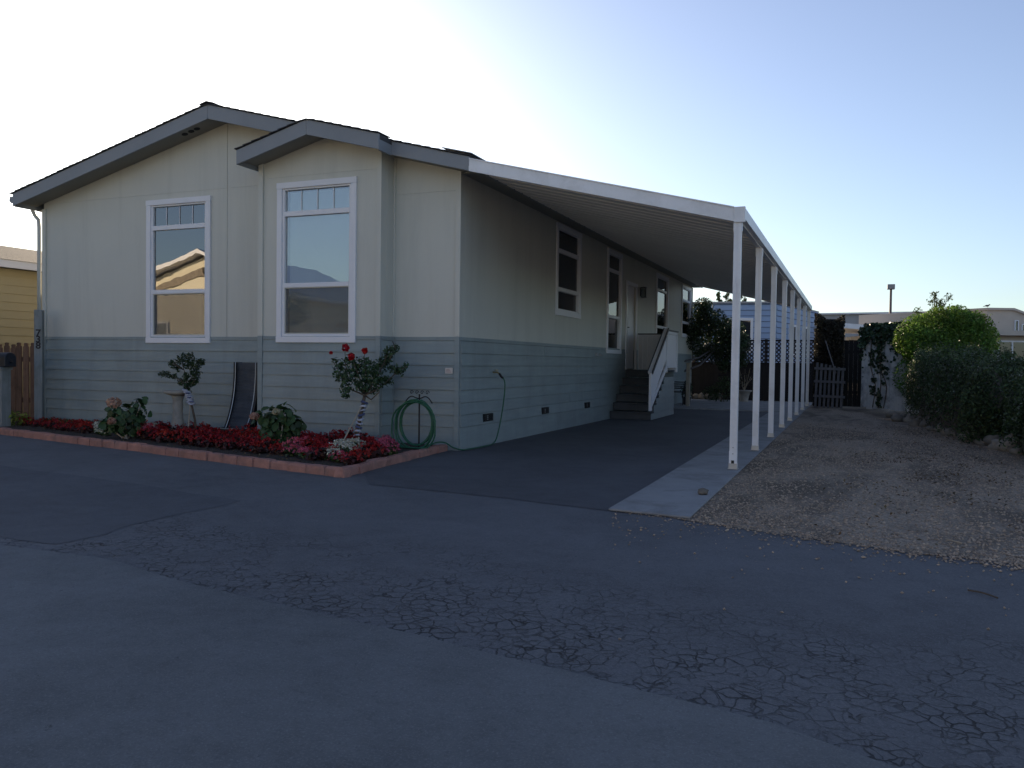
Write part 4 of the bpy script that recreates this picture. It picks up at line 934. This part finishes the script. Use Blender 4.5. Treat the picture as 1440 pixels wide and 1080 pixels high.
zl, zh = 1.31, 2.02; hh = zh-zl; sp_ = .135
for sgn, yy in ((1, 18.90), (-1, 18.912)):
    x = -1.2-hh
    while x < 3.74:
        a0, b0 = (x, x+hh); ca, cb = max(a0, -1.2), min(b0, 3.74)
        if cb-ca > .05:
            za = zl+(ca-a0) if sgn > 0 else zh-(ca-a0); zb_ = zl+(cb-a0) if sgn > 0 else zh-(cb-a0)
            d = Vector((cb-ca, 0, zb_-za)).normalized(); n_ = Vector((-d.z, 0, d.x))*.02
            p, q = Vector((ca, yy, za)), Vector((cb, yy, zb_)); y2 = Vector((0, .010, 0))
            MB().hexa([p-n_, q-n_, q-n_+y2, p-n_+y2, p+n_, q+n_, q+n_+y2, p+n_+y2]).build('lath', LATT, lf)
        x += sp_
pt = thing('potted_plant', G(1046, 566), 'spindly plant in a pale urn standing before the dark fence', 'potted plant'); b = pt.location
MB().lathe([(.09, 0), (.15, 0), (.17, .03), (.13, .06), (.16, .22), (.20, .34), (.26, .37), (.26, .40), (.2, .40)], b, 18).build('urn', STONE, pt, smooth=True)
sm = MB()
for k in range(9):
    a = k*.7; sm.tube([b+Vector((0, 0, .38)), b+Vector((.1*math.cos(a), .1*math.sin(a), .6)), b+Vector((.25*math.cos(a), .25*math.sin(a), .8+.04*k))], [.012, .009, .004], 5)
sm.build('stem', PALEWOOD, pt); rg = np.random.default_rng(81); C, N = clumps(160, [tuple(b+Vector((0, 0, .75)))], [(.3, .3, .3)], rg, .8); leaves('foliage', C, N, .07, L_VINE, pt)
sh = thing('patio_shrub', G(1012, 567), 'low olive shrub growing at the back edge of the patio', 'shrub'); b = sh.location
rg = np.random.default_rng(82); C, N = clumps(900, [tuple(b+Vector((0, .3, .35))), tuple(b+Vector((.1, .3, .6))), tuple(b+Vector((-.3, .3, .3)))], [(.4, .3, .35), (.28, .25, .3), (.3, .25, .25)], rg, .7); leaves('foliage', C, N, .07, L_HEDGE, sh); MB().tube([b+Vector((0, .3, 0)), b+Vector((.05, .3, .4))], .02, 6).build('stem', BARK, sh)
lw = thing('low_stone_edging', (-.2, 18.5, 0), 'low row of rough stones edging the back of the patio', 'edging')
for k in range(9): MB().blob((-.9+.2*k, 18.48, .12+random.uniform(-.02, .03)), (.11, .08, .12), k, .3).build('stone', ROCK, lw, smooth=True)
wp = thing('wooden_post', (.1, 13.6, 0), 'short tan wooden post by the far corner of the house', 'post')
b = G(967, 573); MB().box(b.x-.05, b.x+.05, b.y-.05, b.y+.05, .03, 1.23).build('post', PALEWOOD, wp, bevel=.006); MB().box(b.x-.06, b.x+.06, b.y-.06, b.y+.06, 1.23, 1.26).build('post_cap', PALEWOOD, wp); wp.location = (b.x, b.y, 0)
for o in wp.children: o.matrix_parent_inverse = Matrix.Translation(wp.location).inverted()
# small folded black metal chair beside the stairs
b = G(953, 571); ch = thing('metal_chair', b, 'small black metal garden chair tucked behind the entry stairs', 'chair')
for sx in (-.17, .17):
    MB().tube([b+Vector((sx, -.16, .0)), b+Vector((sx, -.14, .42))], .012, 6).build('leg', BLACKM, ch); MB().tube([b+Vector((sx, .18, .0)), b+Vector((sx, .16, .42)), b+Vector((sx, .2, .72))], .012, 6).build('leg', BLACKM, ch)
MB().box(b.x-.19, b.x+.19, b.y-.17, b.y+.17, .40, .425).build('seat', BLACKM, ch)
for k in range(4): MB().box(b.x-.17, b.x+.17, b.y+.175, b.y+.19, .5+.06*k, .53+.06*k).build('back_slat', BLACKM, ch)
pb = thing('dark_pot_plant', G(962, 571)+Vector((0, .35, 0)), 'bushy dark plant in a pot beside the black chair', 'potted plant'); b = pb.location
MB().lathe([(.1, 0), (.13, .22), (.15, .25)], b, 14).build('pot', STEP, pb, smooth=True); rg = np.random.default_rng(83); C, N = clumps(420, [tuple(b+Vector((0, 0, .45)))], [(.18, .18, .28)], rg, .8); leaves('foliage', C, N, .07, L_DARK, pb)
# pale blue house
bh = thing('blue_house', (-1, 26, 0), 'pale blue clapboard house with white trimmed windows behind the lattice fence', 'house')
def wallrun(p, q, z0, z1, expo, mat, wmat, parent, th=.045, name='wall'):
    p = Vector((p[0], p[1], 0)); q = Vector((q[0], q[1], 0)); d = (q-p).normalized(); n = Vector((d.y, -d.x, 0))
    wl = MB().hexa([p-n*.15, q-n*.15, q, p, p-n*.15+Vector((0, 0, z1)), q-n*.15+Vector((0, 0, z1)), q+Vector((0, 0, z1)), p+Vector((0, 0, z1))]).build(name, wmat, parent)
    z = z0
    while z < z1-.02:
        zt = min(z+expo-.016, z1); v = Vector((0, 0, 1))
        MB().hexa([p+v*z, p+n*th+v*z, q+n*th+v*z, q+v*z, p+v*zt, p+n*.006+v*zt, q+n*.006+v*zt, q+v*zt]).build('siding_board', mat, wl); z += expo
    return wl, p, d, n
def wwin(parent, p, d, n, s0, s1, z0, z1, tw=.10, panes=1):
    v = Vector((0, 0, 1)); o = .03
    def bx(a, b, c, e, d0, d1): return [p+d*a+n*d0+v*c, p+d*b+n*d0+v*c, p+d*b+n*d1+v*c, p+d*a+n*d1+v*c, p+d*a+n*d0+v*e, p+d*b+n*d0+v*e, p+d*b+n*d1+v*e, p+d*a+n*d1+v*e]
    mb = MB()
    for q in (bx(s0, s0+tw, z0, z1, .002, .095), bx(s1-tw, s1, z0, z1, .002, .095), bx(s0+tw, s1-tw, z1-tw, z1, .002, .093), bx(s0+tw, s1-tw, z0, z0+tw, .002, .093)): mb.hexa(q)
    for k in range(1, panes): c = s0+(s1-s0)*k/panes; mb.hexa(bx(c-.03, c+.03, z0+tw, z1-tw, .06, .09))
    wi = mb.build('window', WHITE, parent)
    for k in range(panes):
        a = s0+(s1-s0)*k/panes; b = s0+(s1-s0)*(k+1)/panes; MB().hexa(bx(a+.035, b-.035, z0+tw-.01, z1-tw+.01, .055, .065)).build('pane', PANE, wi)
    return wi
t_ = NT('far_window_pane'); PANE = t_.end(t_.princ((.02, .025, .03), .03, 0, None, .9))
p1 = (-13, 21.5); p2 = (2.10, 23.2); wl, p, d, n = wallrun(p1, p2, .5, 3.62, .22, BLUE, DARK, bh)  # left end stretched out of view, added to keep sun off the patio
Lw = (Vector(p2)-Vector(p1)).length; wwin(bh, p, d, n, Lw-1.95, Lw-.85, 1.7, 3.05)
p3 = (3.35, 29.5); wl, p, d, n = wallrun(p2, p3, .5, 3.62, .22, BLUE, DARK, bh); wwin(bh, p, d, n, 1.6, 2.6, 1.6, 2.9); wwin(bh, p, d, n, 3.6, 4.4, 1.6, 2.9)  # dark backing on both walls paints the shadow lines between boards
MB().add([(-13.2, 21.4, 3.625), (2.15, 23.1, 3.625), (3.4, 29.7, 3.625), (-13.2, 29.9, 3.625), (-13.2, 21.4, 3.69), (2.15, 23.1, 3.69), (3.4, 29.7, 3.69), (-13.2, 29.9, 3.69)], [(3,2,1,0),(4,5,6,7),(0,1,5,4),(1,2,6,5),(2,3,7,6),(3,0,4,7)]).build('roof', GREYB, bh)
# vine column, old gate, dark fence, peeling fence with ivy
vc = thing('vine_clad_trellis', (4.15, 15.6, 0), 'tall brown vine covered trellis at the end of the carport', 'trellis')
for x in (3.85, 4.2, 4.55): MB().box(x, x+.05, 15.9, 15.95, 0, 2.6).build('upright', DARKWOOD, vc)
for z in (.5, 1.3, 2.1): MB().box(3.85, 4.6, 15.95, 15.98, z, z+.05).build('rail', DARKWOOD, vc)
rg = np.random.default_rng(84); MB().box(3.86, 4.6, 16.0, 16.03, .02, 2.6).build('backing_board', DARKWOOD, vc); n = 9000; C = np.stack([rg.uniform(3.8, 4.62, n), rg.uniform(15.72, 16.1, n), rg.uniform(.05, 2.66, n)], 1); C[:, 2] += .12*np.sin(C[:, 0]*7)*(C[:, 2] > 2.3); leaves('vine_foliage', C, np.tile([0, -1, .2], (n, 1)), .075, L_VINE, vc, .5, .15, .8, 84, (.3, 1.3))
gt = thing('old_picket_gate', (4.15, 15.2, 0), 'old grey picket gate leaning in front of the vine covered trellis', 'gate')
gy = 15.15
for k in range(7):
    x = 3.86+.115*k; h = 1.32-.025*k; MB().hexa([(x, gy, .02), (x+.065, gy, .02), (x+.065, gy+.02, .02), (x, gy+.02, .02), (x+.03, gy+.18, h), (x+.095, gy+.18, h), (x+.095, gy+.2, h), (x+.03, gy+.2, h)]).build('picket', GREYWOOD, gt)
for z in (.36, .78, 1.15):
    o = gy+.18*z/1.3; MB().bar((3.84, o-.022, z), (4.68, o-.022, z-.02), .03, .07).build('rail', GREYWOOD, gt)
bd = MB().bar((4.12, 15.55, 1.95), (4.42, 15.33, 1.02), .03, .09, (0, 1, 0)).build('loose_board', GREYWOOD); tag(bd, 'loose grey board leaning at a slant behind the old picket gate', 'board')
df = thing('dark_board_fence', (4.9, 16.6, 0), 'black stained board fence between the trellis and peeling white fence', 'fence')
for k in range(10): x = 4.5+.125*k; MB().box(x, x+.1235, 16.5+random.uniform(0, .012), 16.525, .02, 2.0+random.uniform(-.01, .01)).build('board', DARKWOOD, df)
for z in (.4, 1.6): MB().box(4.5, 5.75, 16.53, 16.57, z, z+.09).build('rail', DARKWOOD, df)
pf = thing('peeling_fence', (5.7, 14.3, 0), 'white board fence with peeling paint half covered by ivy', 'fence')
fa, fb2 = Vector((5.09, 14.82, 0)), Vector((6.2, 13.9, 0)); dd = (fb2-fa).normalized(); nn = Vector((dd.y, -dd.x, 0)); Lf = (fb2-fa).length; nbd = 8
for k in range(nbd):
    a = fa+dd*(Lf*k/nbd+.001); b = fa+dd*(Lf*(k+1)/nbd-.004); z0_ = .07+random.uniform(-.02, .03); z1_ = 2.18+random.uniform(-.03, .02); off = nn*random.uniform(-.006, .006)
    MB().hexa([a+off+Vector((0, 0, z0_)), b+off+Vector((0, 0, z0_)), b+off-nn*.02+Vector((0, 0, z0_)), a+off-nn*.02+Vector((0, 0, z0_)), a+off+Vector((0, 0, z1_)), b+off+Vector((0, 0, z1_)), b+off-nn*.02+Vector((0, 0, z1_)), a+off-nn*.02+Vector((0, 0, z1_))]).build('board', PEEL, pf)
for z in (.4, 1.85): MB().bar(fa-nn*.045+Vector((0, 0, z)), fb2-nn*.045+Vector((0, 0, z)), .05, .09).build('rail', GREYWOOD, pf)
iv = thing('ivy', (5.7, 14.2, 0), 'dark glossy ivy spilling over the top of the peeling white fence', 'ivy')
rg = np.random.default_rng(85); n = 2300; s = rg.uniform(0, 1, n); hang = abs(rg.normal(0, .28, n))*(.7+.6*np.sin(s*9+1)**2); zz = 2.38-hang-.1*(s < .12)
P0 = np.array(tuple(fa)); D0 = np.array(tuple(dd)); N0 = np.array(tuple(nn)); C = P0+D0*(s*Lf)[:, None]+N0*rg.uniform(-.12, .16, n)[:, None]; C[:, 2] = zz
runs = []
for k, (s0, zt) in enumerate(((.25, 1.7), (.36, 1.5), (.48, 1.6), (.30, .9), (.55, 1.2), (.42, .6))):
    for q in range(26): runs.append(P0+D0*(s0+rg.normal(0, .035))*Lf+N0*.03+np.array([0, 0, zt-rg.uniform(0, .5)]))
leaves('foliage', np.concatenate([C, np.array(runs)]), np.tile(N0, (n+len(runs), 1)), .10, L_IVY, iv, .85, .1, .45, 85, (.5, 1.6))
vm = MB()
for s0, s1 in ((.28, .24), (.40, .46), (.52, .44)): vm.tube(smooth_path([fa+dd*(s0*Lf)+nn*.02+Vector((0, 0, .1)), fa+dd*((s0+.05)*Lf)+nn*.02+Vector((0, 0, .7)), fa+dd*((s1-.03)*Lf)+nn*.02+Vector((0, 0, 1.3)), fa+dd*(s1*Lf)+nn*.02+Vector((0, 0, 2.1))], 5), .012, 5)
vm.build('vine_stem', BARK, iv, smooth=True)
# ------------------------------------------------------------------ hedge, bright bush, border stones
def hedge(name, label, cat, pts, seed, n, leaf, mat, top=.3):
    """pts: (x, y, half width, height) sections along the hedge"""
    rg = np.random.default_rng(seed); base = pts[len(pts)//2]; t = thing(name, (base[0], base[1], 0), label, cat)
    S = np.array(pts, float); seg = np.r_[0, np.cumsum(np.linalg.norm(np.diff(S[:, :2], axis=0), axis=1))]
    def sec(s): return [np.interp(s, seg, S[:, i]) for i in range(4)]
    vs = []; ns = 26; nr = 14
    for i in range(ns+1):
        x, y, hw, h = sec(seg[-1]*i/ns); e = math.sin(math.pi*min(1, max(0, i/ns)))**.25 if 0 < i < ns else .5
        for j in range(nr):
            a = math.pi*j/(nr-1); c = math.copysign(abs(math.cos(a))**.45, math.cos(a)); s_ = abs(math.sin(a))**.45
            vs.append((x+hw*.82*c*e, y, max(.0, h*.9*s_*e)))
    MB().add(vs, [(i*nr+j, (i+1)*nr+j, (i+1)*nr+j+1, i*nr+j+1) for i in range(ns) for j in range(nr-1)] + [tuple(range(nr)), tuple(range(ns*nr+nr-1, ns*nr-1, -1))]).build('light_block_core', BARK, t)  # solid core added inside the leaves to block light
    s = rg.uniform(0, seg[-1], n); X = [np.interp(s, seg, S[:, i]) for i in range(4)]
    a = rg.uniform(0, math.pi, n); ca = np.sign(np.cos(a))*abs(np.cos(a))**.45; sa = abs(np.sin(a))**.45
    lump = np.array([mnoise.noise(Vector((q*1.7, w_*1.5, seed)))*.26+mnoise.noise(Vector((q*5, w_*4, seed+5)))*.14 for q, w_ in zip(s, a)])
    dpt = 1+lump-.30*rg.random(n)**2+np.where(rg.random(n) < .05, rg.random(n)*.14, 0); end = np.minimum(1, np.minimum(s, seg[-1]-s)/.4)**.4*.25+.75
    C = np.stack([X[0]+X[2]*ca*dpt*end, X[1]+rg.normal(0, .08, n), np.maximum(.04, X[3]*sa*dpt*end)], 1)
    N = np.stack([ca, np.where(s < .4, -1., 0), sa], 1)
    for sg, P_ in ((-1, pts[0]), (1, pts[-1])):
        m_ = n//6; r_ = np.sqrt(rg.random(m_)); a_ = rg.uniform(0, math.pi, m_); cx_ = np.sign(np.cos(a_))*abs(np.cos(a_))**.6*r_; cz_ = abs(np.sin(a_))**.6*r_
        C = np.concatenate([C, np.stack([P_[0]+P_[2]*cx_, P_[1]+sg*(.35*np.sqrt(np.maximum(0, 1-r_**2))+rg.normal(0, .05, m_))*(P_[2]/.6), np.maximum(.04, P_[3]*cz_*.93)], 1)])
        N = np.concatenate([N, np.stack([cx_*.6, np.full(m_, float(sg)), cz_*.6], 1)])
    leaves('foliage', C, N, leaf, mat, t, .5, .15, .75, seed, (.3, 1.7)); return t
hedge('clipped_hedge', 'dark clipped hedge running along the gravel in front of the bright bush', 'hedge', [(7.0, 5.0, .55, 1.32), (6.95, 6.5, .62, 1.42), (6.85, 8.5, .66, 1.48), (6.8, 10.5, .72, 1.52), (6.85, 12.6, .75, 1.58)], 90, 42000, .052, L_HEDGE)
hedge('rounded_hedge', 'low rounded dark hedge nearer the road beside the gravel', 'hedge', [(8.0, .6, .7, .95), (7.85, 1.8, .85, 1.16), (7.75, 3.2, .85, 1.22), (7.65, 4.6, .7, 1.12)], 91, 30000, .05, L_HEDGE)
bb = thing('bright_bush', (7.3, 13.7, 0), 'tall bright green bush catching the sun behind the dark hedge', 'bush')
cen = [(1330, 470, 42), (1296, 475, 36), (1280, 478, 20), (1360, 470, 36), (1285, 480, 26), (1380, 478, 24), (1345, 448, 20), (1318, 446, 15), (1300, 458, 18), (1372, 455, 16), (1320, 500, 40), (1365, 495, 34), (1292, 500, 22), (1350, 520, 40), (1300, 530, 40)]
rg = np.random.default_rng(92); k = 21.3/FPX
C, N = clumps(46000, [tuple(AT(u, v, 21.3+rg.uniform(-.3, .5))) for u, v, r in cen], [(r*k, r*k*1.3, r*k*.95) for u, v, r in cen], rg, .5); N[:, 2] += .3
leaves('crown', C, N, .075, L_BUSH, bb, .42, .15, .8, 92, (.45, 1.45))
MB().tube([(7.05, 13.95, 0), (7.05, 13.95, 1.0), (7.05, 13.95, 1.8)], [.09, .07, .03], 8).build('trunk', BARK, bb, smooth=True)
for k in range(24):
    f = k/23; u = 1262+f*190; v = 588+f*52+4*math.sin(k*2.1); b = G(u, v); b.x -= .12; r = random.uniform(.085, .15)*(1.3 if k in (8, 11, 12, 14, 15, 18, 21) else 1)
    o = MB().blob((0, 0, 0), (r, r*random.uniform(.7, 1), r*.75), k, .35, 12, 8, 1.6).build('border_stone', ROCK, None, smooth=True)
    o.location = (b.x, b.y, r*.45); o.rotation_euler.z = random.uniform(0, 6)
    tag(o, 'rounded tan field stone bordering the foot of the %s hedge' % ('clipped' if k < 14 else 'rounded'), 'stone', 'stones bordering the %s hedge' % ('clipped' if k < 14 else 'rounded'))
o = MB().blob((0, 0, 0), (.05, .04, .03), 77, .35, 12, 8, 1.6).build('loose_stone', ROCK, None, smooth=True); b = G(988, 700); o.location = (b.x, b.y, .055); tag(o, 'single loose stone lying where the concrete walk meets gravel', 'stone')
# fallen stick on the road
a = G(1361, 834); c = G(1403, 845); mid = (a+c)/2+Vector((0, .02, 0))
tag(MB().tube(smooth_path([a+Vector((0, 0, .016)), mid+Vector((0, 0, .018)), c+Vector((0, 0, .016))], 5), .005, 6).build('fallen_twig', BARK, None, smooth=True), 'thin dark twig lying on the asphalt road', 'twig')
a = G(1330, 764); c = G(1352, 770)
tag(MB().tube([a+Vector((0, 0, .03)), c+Vector((0, 0, .03))], .006, 6).build('pale_stick', PALEWOOD, None, smooth=True), 'pale dry stick lying on the gravel near the road edge', 'twig')
# ------------------------------------------------------------------ far background right
nc = thing('neighbour_carport', (4.5, 30, 0), 'white flat carport roof with low wall behind the dark fence', 'carport')
pa, pb_, pc = Vector((2.6, 28.6, 3.27)), Vector((5.27, 29.37, 3.07)), Vector((6.6, 33.0, 3.0))
v = Vector((0, 0, .22))
MB().hexa([pa-v, pb_-v, pc-v, Vector((3.6, 34, 3.1))-v, pa, pb_, pc, Vector((3.6, 34, 3.2))]).build('roof', CARW, nc)
for q in (pb_+Vector((-.1, .1, 0)), pc+Vector((-.15, -.2, 0)), pa+Vector((.1, .1, 0))): MB().box(q.x-.05, q.x+.05, q.y-.05, q.y+.05, 0, q.z-.22).build('post', CARW, nc)
wl, p, d, n = wallrun((3.4, 33.6), (4.45, 33.9), .4, 3.0, .18, CREAM, CREAM, nc)
MB().box(4.5, 6.4, 33.2, 33.3, 2.35, 2.65).build('cross_beam', CARW, nc)
fgb = thing('grey_shed_building', (3, 72, 0), 'long low grey industrial building far behind the carport', 'building')
MB().box(-8, 16, 70, 84, 0, 5.9).build('wall', GREYB, fgb); MB().prism([(-8.3, 5.9), (16.3, 5.95), (16.3, 6.15), (-8.3, 5.98)], 1, 69.7, 84.3).build('roof', CARW, fgb)
for k in range(24): MB().box(-7.9+k, -7.88+k, 69.97, 70.0, 0, 5.9).build('wall_rib', GREYB, fgb)
lp = thing('lamp_post', (7, 50, 0), 'tall slim lamp post with flat box head above the hedge', 'lamp post'); tpp = AT(1253, 405, 52); btt = Vector((tpp.x, tpp.y, 0)); lp.location = btt
MB().tube([btt, Vector((tpp.x, tpp.y, tpp.z))], [.11, .07], 10).build('pole', M('rust_brown_steel', (.16, .12, .11), .6), lp, smooth=True)
MB().box(tpp.x-.22, tpp.x+.22, tpp.y-.3, tpp.y+.3, tpp.z-.08, tpp.z+.22).build('lamp_head', FASCIA, lp, bevel=.02)
def far_tree(label, u, v0, v1, depth, rpx, n, leaf, mat, seed, seen=None):
    tp_ = AT(u, v0, depth); t = thing('background_tree', (tp_.x, tp_.y, 0), label, 'tree'); rg = np.random.default_rng(seed); k = depth/FPX
    tr_ = MB(); tr_.tube([(tp_.x, tp_.y, 0), (tp_.x+.1, tp_.y, tp_.z*.6), tuple(tp_)], [.09, .05, .012], 7)
    hz = (v1-v0)*k; cs_ = [tuple(tp_+Vector((rg.normal(0, rpx*k*.5), rg.normal(0, rpx*k*.5), -hz*f))) for f in np.linspace(.08, 1, 9)]
    for c in cs_: tr_.tube([(tp_.x, tp_.y, tp_.z-hz*1.1), c], [.025, .008], 5)
    tr_.build('trunk', BARK, t, smooth=True)
    C, N = clumps(n, cs_, [(rpx*k*.42,)*3]*9, rg, .9); leaves('crown', C, N, leaf, mat, t, .4, .15, .9, seed, (.5, 1.3)); return t
far_tree('sparse young tree rising just behind the bright green bush', 1316, 412, 445, 34, 16, 420, .13, L_FAR, 95)
far_tree('slender far tree showing above the blue house roof', 1012, 411, 430, 60, 5, 260, .22, L_FAR, 96)
far_tree('wispy far treetop beside the slender tree over the blue roof', 1024, 412, 430, 62, 6, 180, .22, L_FAR, 97)
far_tree('faint far treetop low over the blue roof near carport post', 1046, 417, 432, 64, 6, 140, .22, L_FAR, 98)
# beige building
bgd = thing('beige_building', (13, 32, 0), 'beige stucco building with raised upper storey beyond the bright bush', 'building')
q0 = AT(1375, 470, 31); q1 = AT(1470, 474, 31); a = Vector((q0.x, q0.y, 0)); b = Vector((q1.x+4, q1.y+2, 0)); d = (b-a).normalized(); n = Vector((d.y, -d.x, 0)); v = Vector((0, 0, 1))
def slab(name, p, q, z0, z1, dp, mat, parent, front=0.): return MB().hexa([p+n*front+v*z0, q+n*front+v*z0, q-n*dp+v*z0, p-n*dp+v*z0, p+n*front+v*z1, q+n*front+v*z1, q-n*dp+v*z1, p-n*dp+v*z1]).build(name, mat, parent)
slab('wall', a-d*.6, b, 0, 2.45, 8, BEIGE, bgd)
slab('eave', a-d*1.2, b+d*.5, 2.46, 2.64, 8, BEIGE, bgd, .5)
e0 = AT(1388, 436, 33.5); e1 = AT(1424, 437, 33.5); ee0 = Vector((e0.x, e0.y, 0)); ee1 = Vector((e1.x, e1.y, 0)); ee2 = ee1+d*2.2; zt = e0.z
MB().hexa([ee0+v*2.64, ee1+v*2.64, ee1-n*6+v*2.64, ee0-n*6-d*2.5+v*2.64, ee0+v*zt, ee1+v*zt, ee1-n*6+v*zt, ee0-n*6-d*2.5+v*zt]).build('upper_wall', BEIGE, bgd)
MB().hexa([ee1+d*.002+v*2.64, ee2+v*2.64, ee2-n*6+v*2.64, ee1+d*.002-n*6+v*2.64, ee1+d*.002+v*zt, ee2+v*(zt-.75), ee2-n*6+v*(zt-.75), ee1+d*.002-n*6+v*zt]).build('upper_wall', BEIGE, bgd)
MB().hexa([ee0+n*.12+v*zt, ee1+n*.12+v*zt, ee1-n*6+v*zt, ee0-n*6-d*2.5+v*zt, ee0+n*.12+v*(zt+.09), ee1+n*.12+v*(zt+.09), ee1-n*6+v*(zt+.09), ee0-n*6-d*2.5+v*(zt+.09)]).build('roof', BEIGE, bgd)
MB().hexa([ee1+n*.12+v*zt, ee2+n*.12+v*(zt-.75), ee2-n*6+v*(zt-.75), ee1-n*6+v*zt, ee1+n*.12+v*(zt+.09), ee2+n*.12+v*(zt-.66), ee2-n*6+v*(zt-.66), ee1-n*6+v*(zt+.09)]).build('roof_slope', BEIGE, bgd)
s0 = (AT(1402, 483, 31)-a).dot(d); wwin(bgd, a, d, n, s0, s0+1.15, 1.5, 2.28, .06, 2); wwin(bgd, ee0, d, n, (ee1-ee0).dot(d)+.08, (ee1-ee0).dot(d)+.25, 2.75, 3.2, .03)
wwin(bgd, ee0, d, n, (ee1-ee0).dot(d)+.38, (ee1-ee0).dot(d)+.55, 2.7, 3.05, .03)
bd = thing('perched_bird', e0+Vector((0, 0, .09)), 'small dark bird perched on the beige building roof', 'bird'); bp = bd.location
BS = .5
mb = MB(); mb.blob(bp+BS*Vector((0, 0, .17)), (.08, .035, .038), 1, .05, 12, 8); mb.blob(bp+BS*Vector((.15, 0, .25)), (.028, .022, .025), 2, .05, 10, 6); mb.tube([bp+BS*Vector((-.1, 0, .16)), bp+BS*Vector((-.30, 0, .11))], [.02, .008], 6); mb.tube([bp+BS*Vector((.19, 0, .25)), bp+BS*Vector((.25, 0, .24))], [.008, .002], 5)
mb.build('body', STEP, bd, smooth=True)
for s in (-.03, .03): MB().tube([bp+BS*Vector((.02, s, 0)), bp+BS*Vector((.02, s, .12))], .004, 5).build('leg', PALEWOOD, bd)
def opp(name, lab, x0_, x1_, yf, h, rz, mat):
    t = thing(name, ((x0_+x1_)/2, yf-4, 0), lab, 'house')
    MB().box(x0_, x1_, yf-8, yf, 0, h).build('wall', mat, t); MB().prism([(x0_-.5, h-.05), (x1_+.5, h-.05), (x1_+.5, h+.12), ((x0_+x1_)/2, rz), (x0_-.5, h+.12)], 1, yf-8.5, yf+.4).build('roof', TANROOF, t)
    for a in (.2, .62): wwin(t, BS*Vector((x0_, yf, 0)), BS*Vector((1, 0, 0)), BS*Vector((0, 1, 0)), (x1_-x0_)*a, (x1_-x0_)*a+1.8, 1.1, 2.4)
    return t
# ------------------------------------------------------------------ across the street (mirrored in the front windows, plus unseen light bouncers)
oh = thing('cream_house', (-24, -25, 0), 'sunlit cream clapboard house across the street mirrored in the front window', 'house')
x0_, x1_, yf = -31, -19.5, -21.0
nw = MB().box(x0_, x1_, yf-9, yf, 0, 4.1).build('wall', CREAM, oh)
for k in range(20):
    z = .1+.2*k; MB().hexa([(x0_, yf, z), (x1_, yf, z), (x1_, yf+.024, z), (x0_, yf+.024, z), (x0_, yf, z+.196), (x1_, yf, z+.196), (x1_, yf+.008, z+.196), (x0_, yf+.008, z+.196)]).build('siding_board', CREAM, nw)
MB().prism([(x0_, 4.1), (x1_, 4.1), ((x0_+x1_)/2+1, 6.1)], 1, yf-9, yf).build('gable', CREAM, oh)
MB().prism([(x0_-.5, 4.0), ((x0_+x1_)/2+1, 6.25), (x1_+.5, 4.0), (x1_+.5, 4.18), ((x0_+x1_)/2+1, 6.45), (x0_-.5, 4.18)], 1, yf-9.4, yf+.5).build('roof', WHITE, oh)
MB().prism([(x0_+2.2, 4.35), ((x0_+x1_)/2+1, 5.6), ((x0_+x1_)/2+1.0, 5.2), (x0_+3, 4.30)], 1, yf+.01, yf+.05).build('gable_trim', TANROOF, oh)
wwin(oh, Vector((x0_, yf, 0)), Vector((1, 0, 0)), Vector((0, 1, 0)), 3, 4.6, 1.3, 3.0); wwin(oh, Vector((x0_, yf, 0)), Vector((1, 0, 0)), Vector((0, 1, 0)), 7, 8.6, 1.3, 3.0)
sheet('bounce_pavement', [(-80, -21.2), (80, -21.2), (80, -14.25), (-80, -14.25)], .005, M('bounce_pale_concrete', (.46, .44, .40), .85, .1, 1.5, .3, 90))  # unseen pale sheet added to bounce warm light onto facade and carport
oh2 = thing('tan_house', (-5, -25, 0), 'low tan house across the street mirrored faintly in the bay window', 'house')
MB().box(-16, 4, -30, -22, 0, 2.7).build('wall', CREAM, oh2); MB().prism([(-16.5, 2.65), (4.5, 2.65), (4.5, 2.85), (-6, 4.0), (-16.5, 2.85)], 1, -30.5, -21.5).build('roof', TANROOF, oh2)
wwin(oh2, Vector((-16, -22, 0)), Vector((1, 0, 0)), Vector((0, 1, 0)), 3, 5, 1.0, 2.2); wwin(oh2, Vector((-16, -22, 0)), Vector((1, 0, 0)), Vector((0, 1, 0)), 11, 13, 1.0, 2.2)
rg = np.random.default_rng(99); stt = thing('street_tree', (-18.2, -19.5, 0), 'leafy tree across the street mirrored low in the bay window', 'tree')
MB().tube([(-18.2, -19.5, 0), (-18.2, -19.5, 1.8), (-18, -19.5, 2.8)], [.14, .1, .04], 7).build('trunk', BARK, stt, smooth=True)
C, N = clumps(2600, [(-18.2, -19.5, 3.0), (-17.4, -19.6, 3.4), (-18.9, -19.4, 2.7)], [(.9, .9, .8), (.7, .7, .7), (.7, .7, .6)], rg, .7); leaves('crown', C, N, .13, L_FAR, stt)

opp('bounce_house_right', 'unseen pale house added across the street to bounce light at the carport', 7.5, 22, -21.5, 3.0, 4.4, BEIGE)  # unseen house added to bounce sunlight back across the street
opp('bounce_house_left', 'unseen ochre house added beyond the cream one to bounce light', -50, -34, -21.5, 3.0, 4.4, CREAM)  # also unseen, added to lengthen the row that bounces warm light
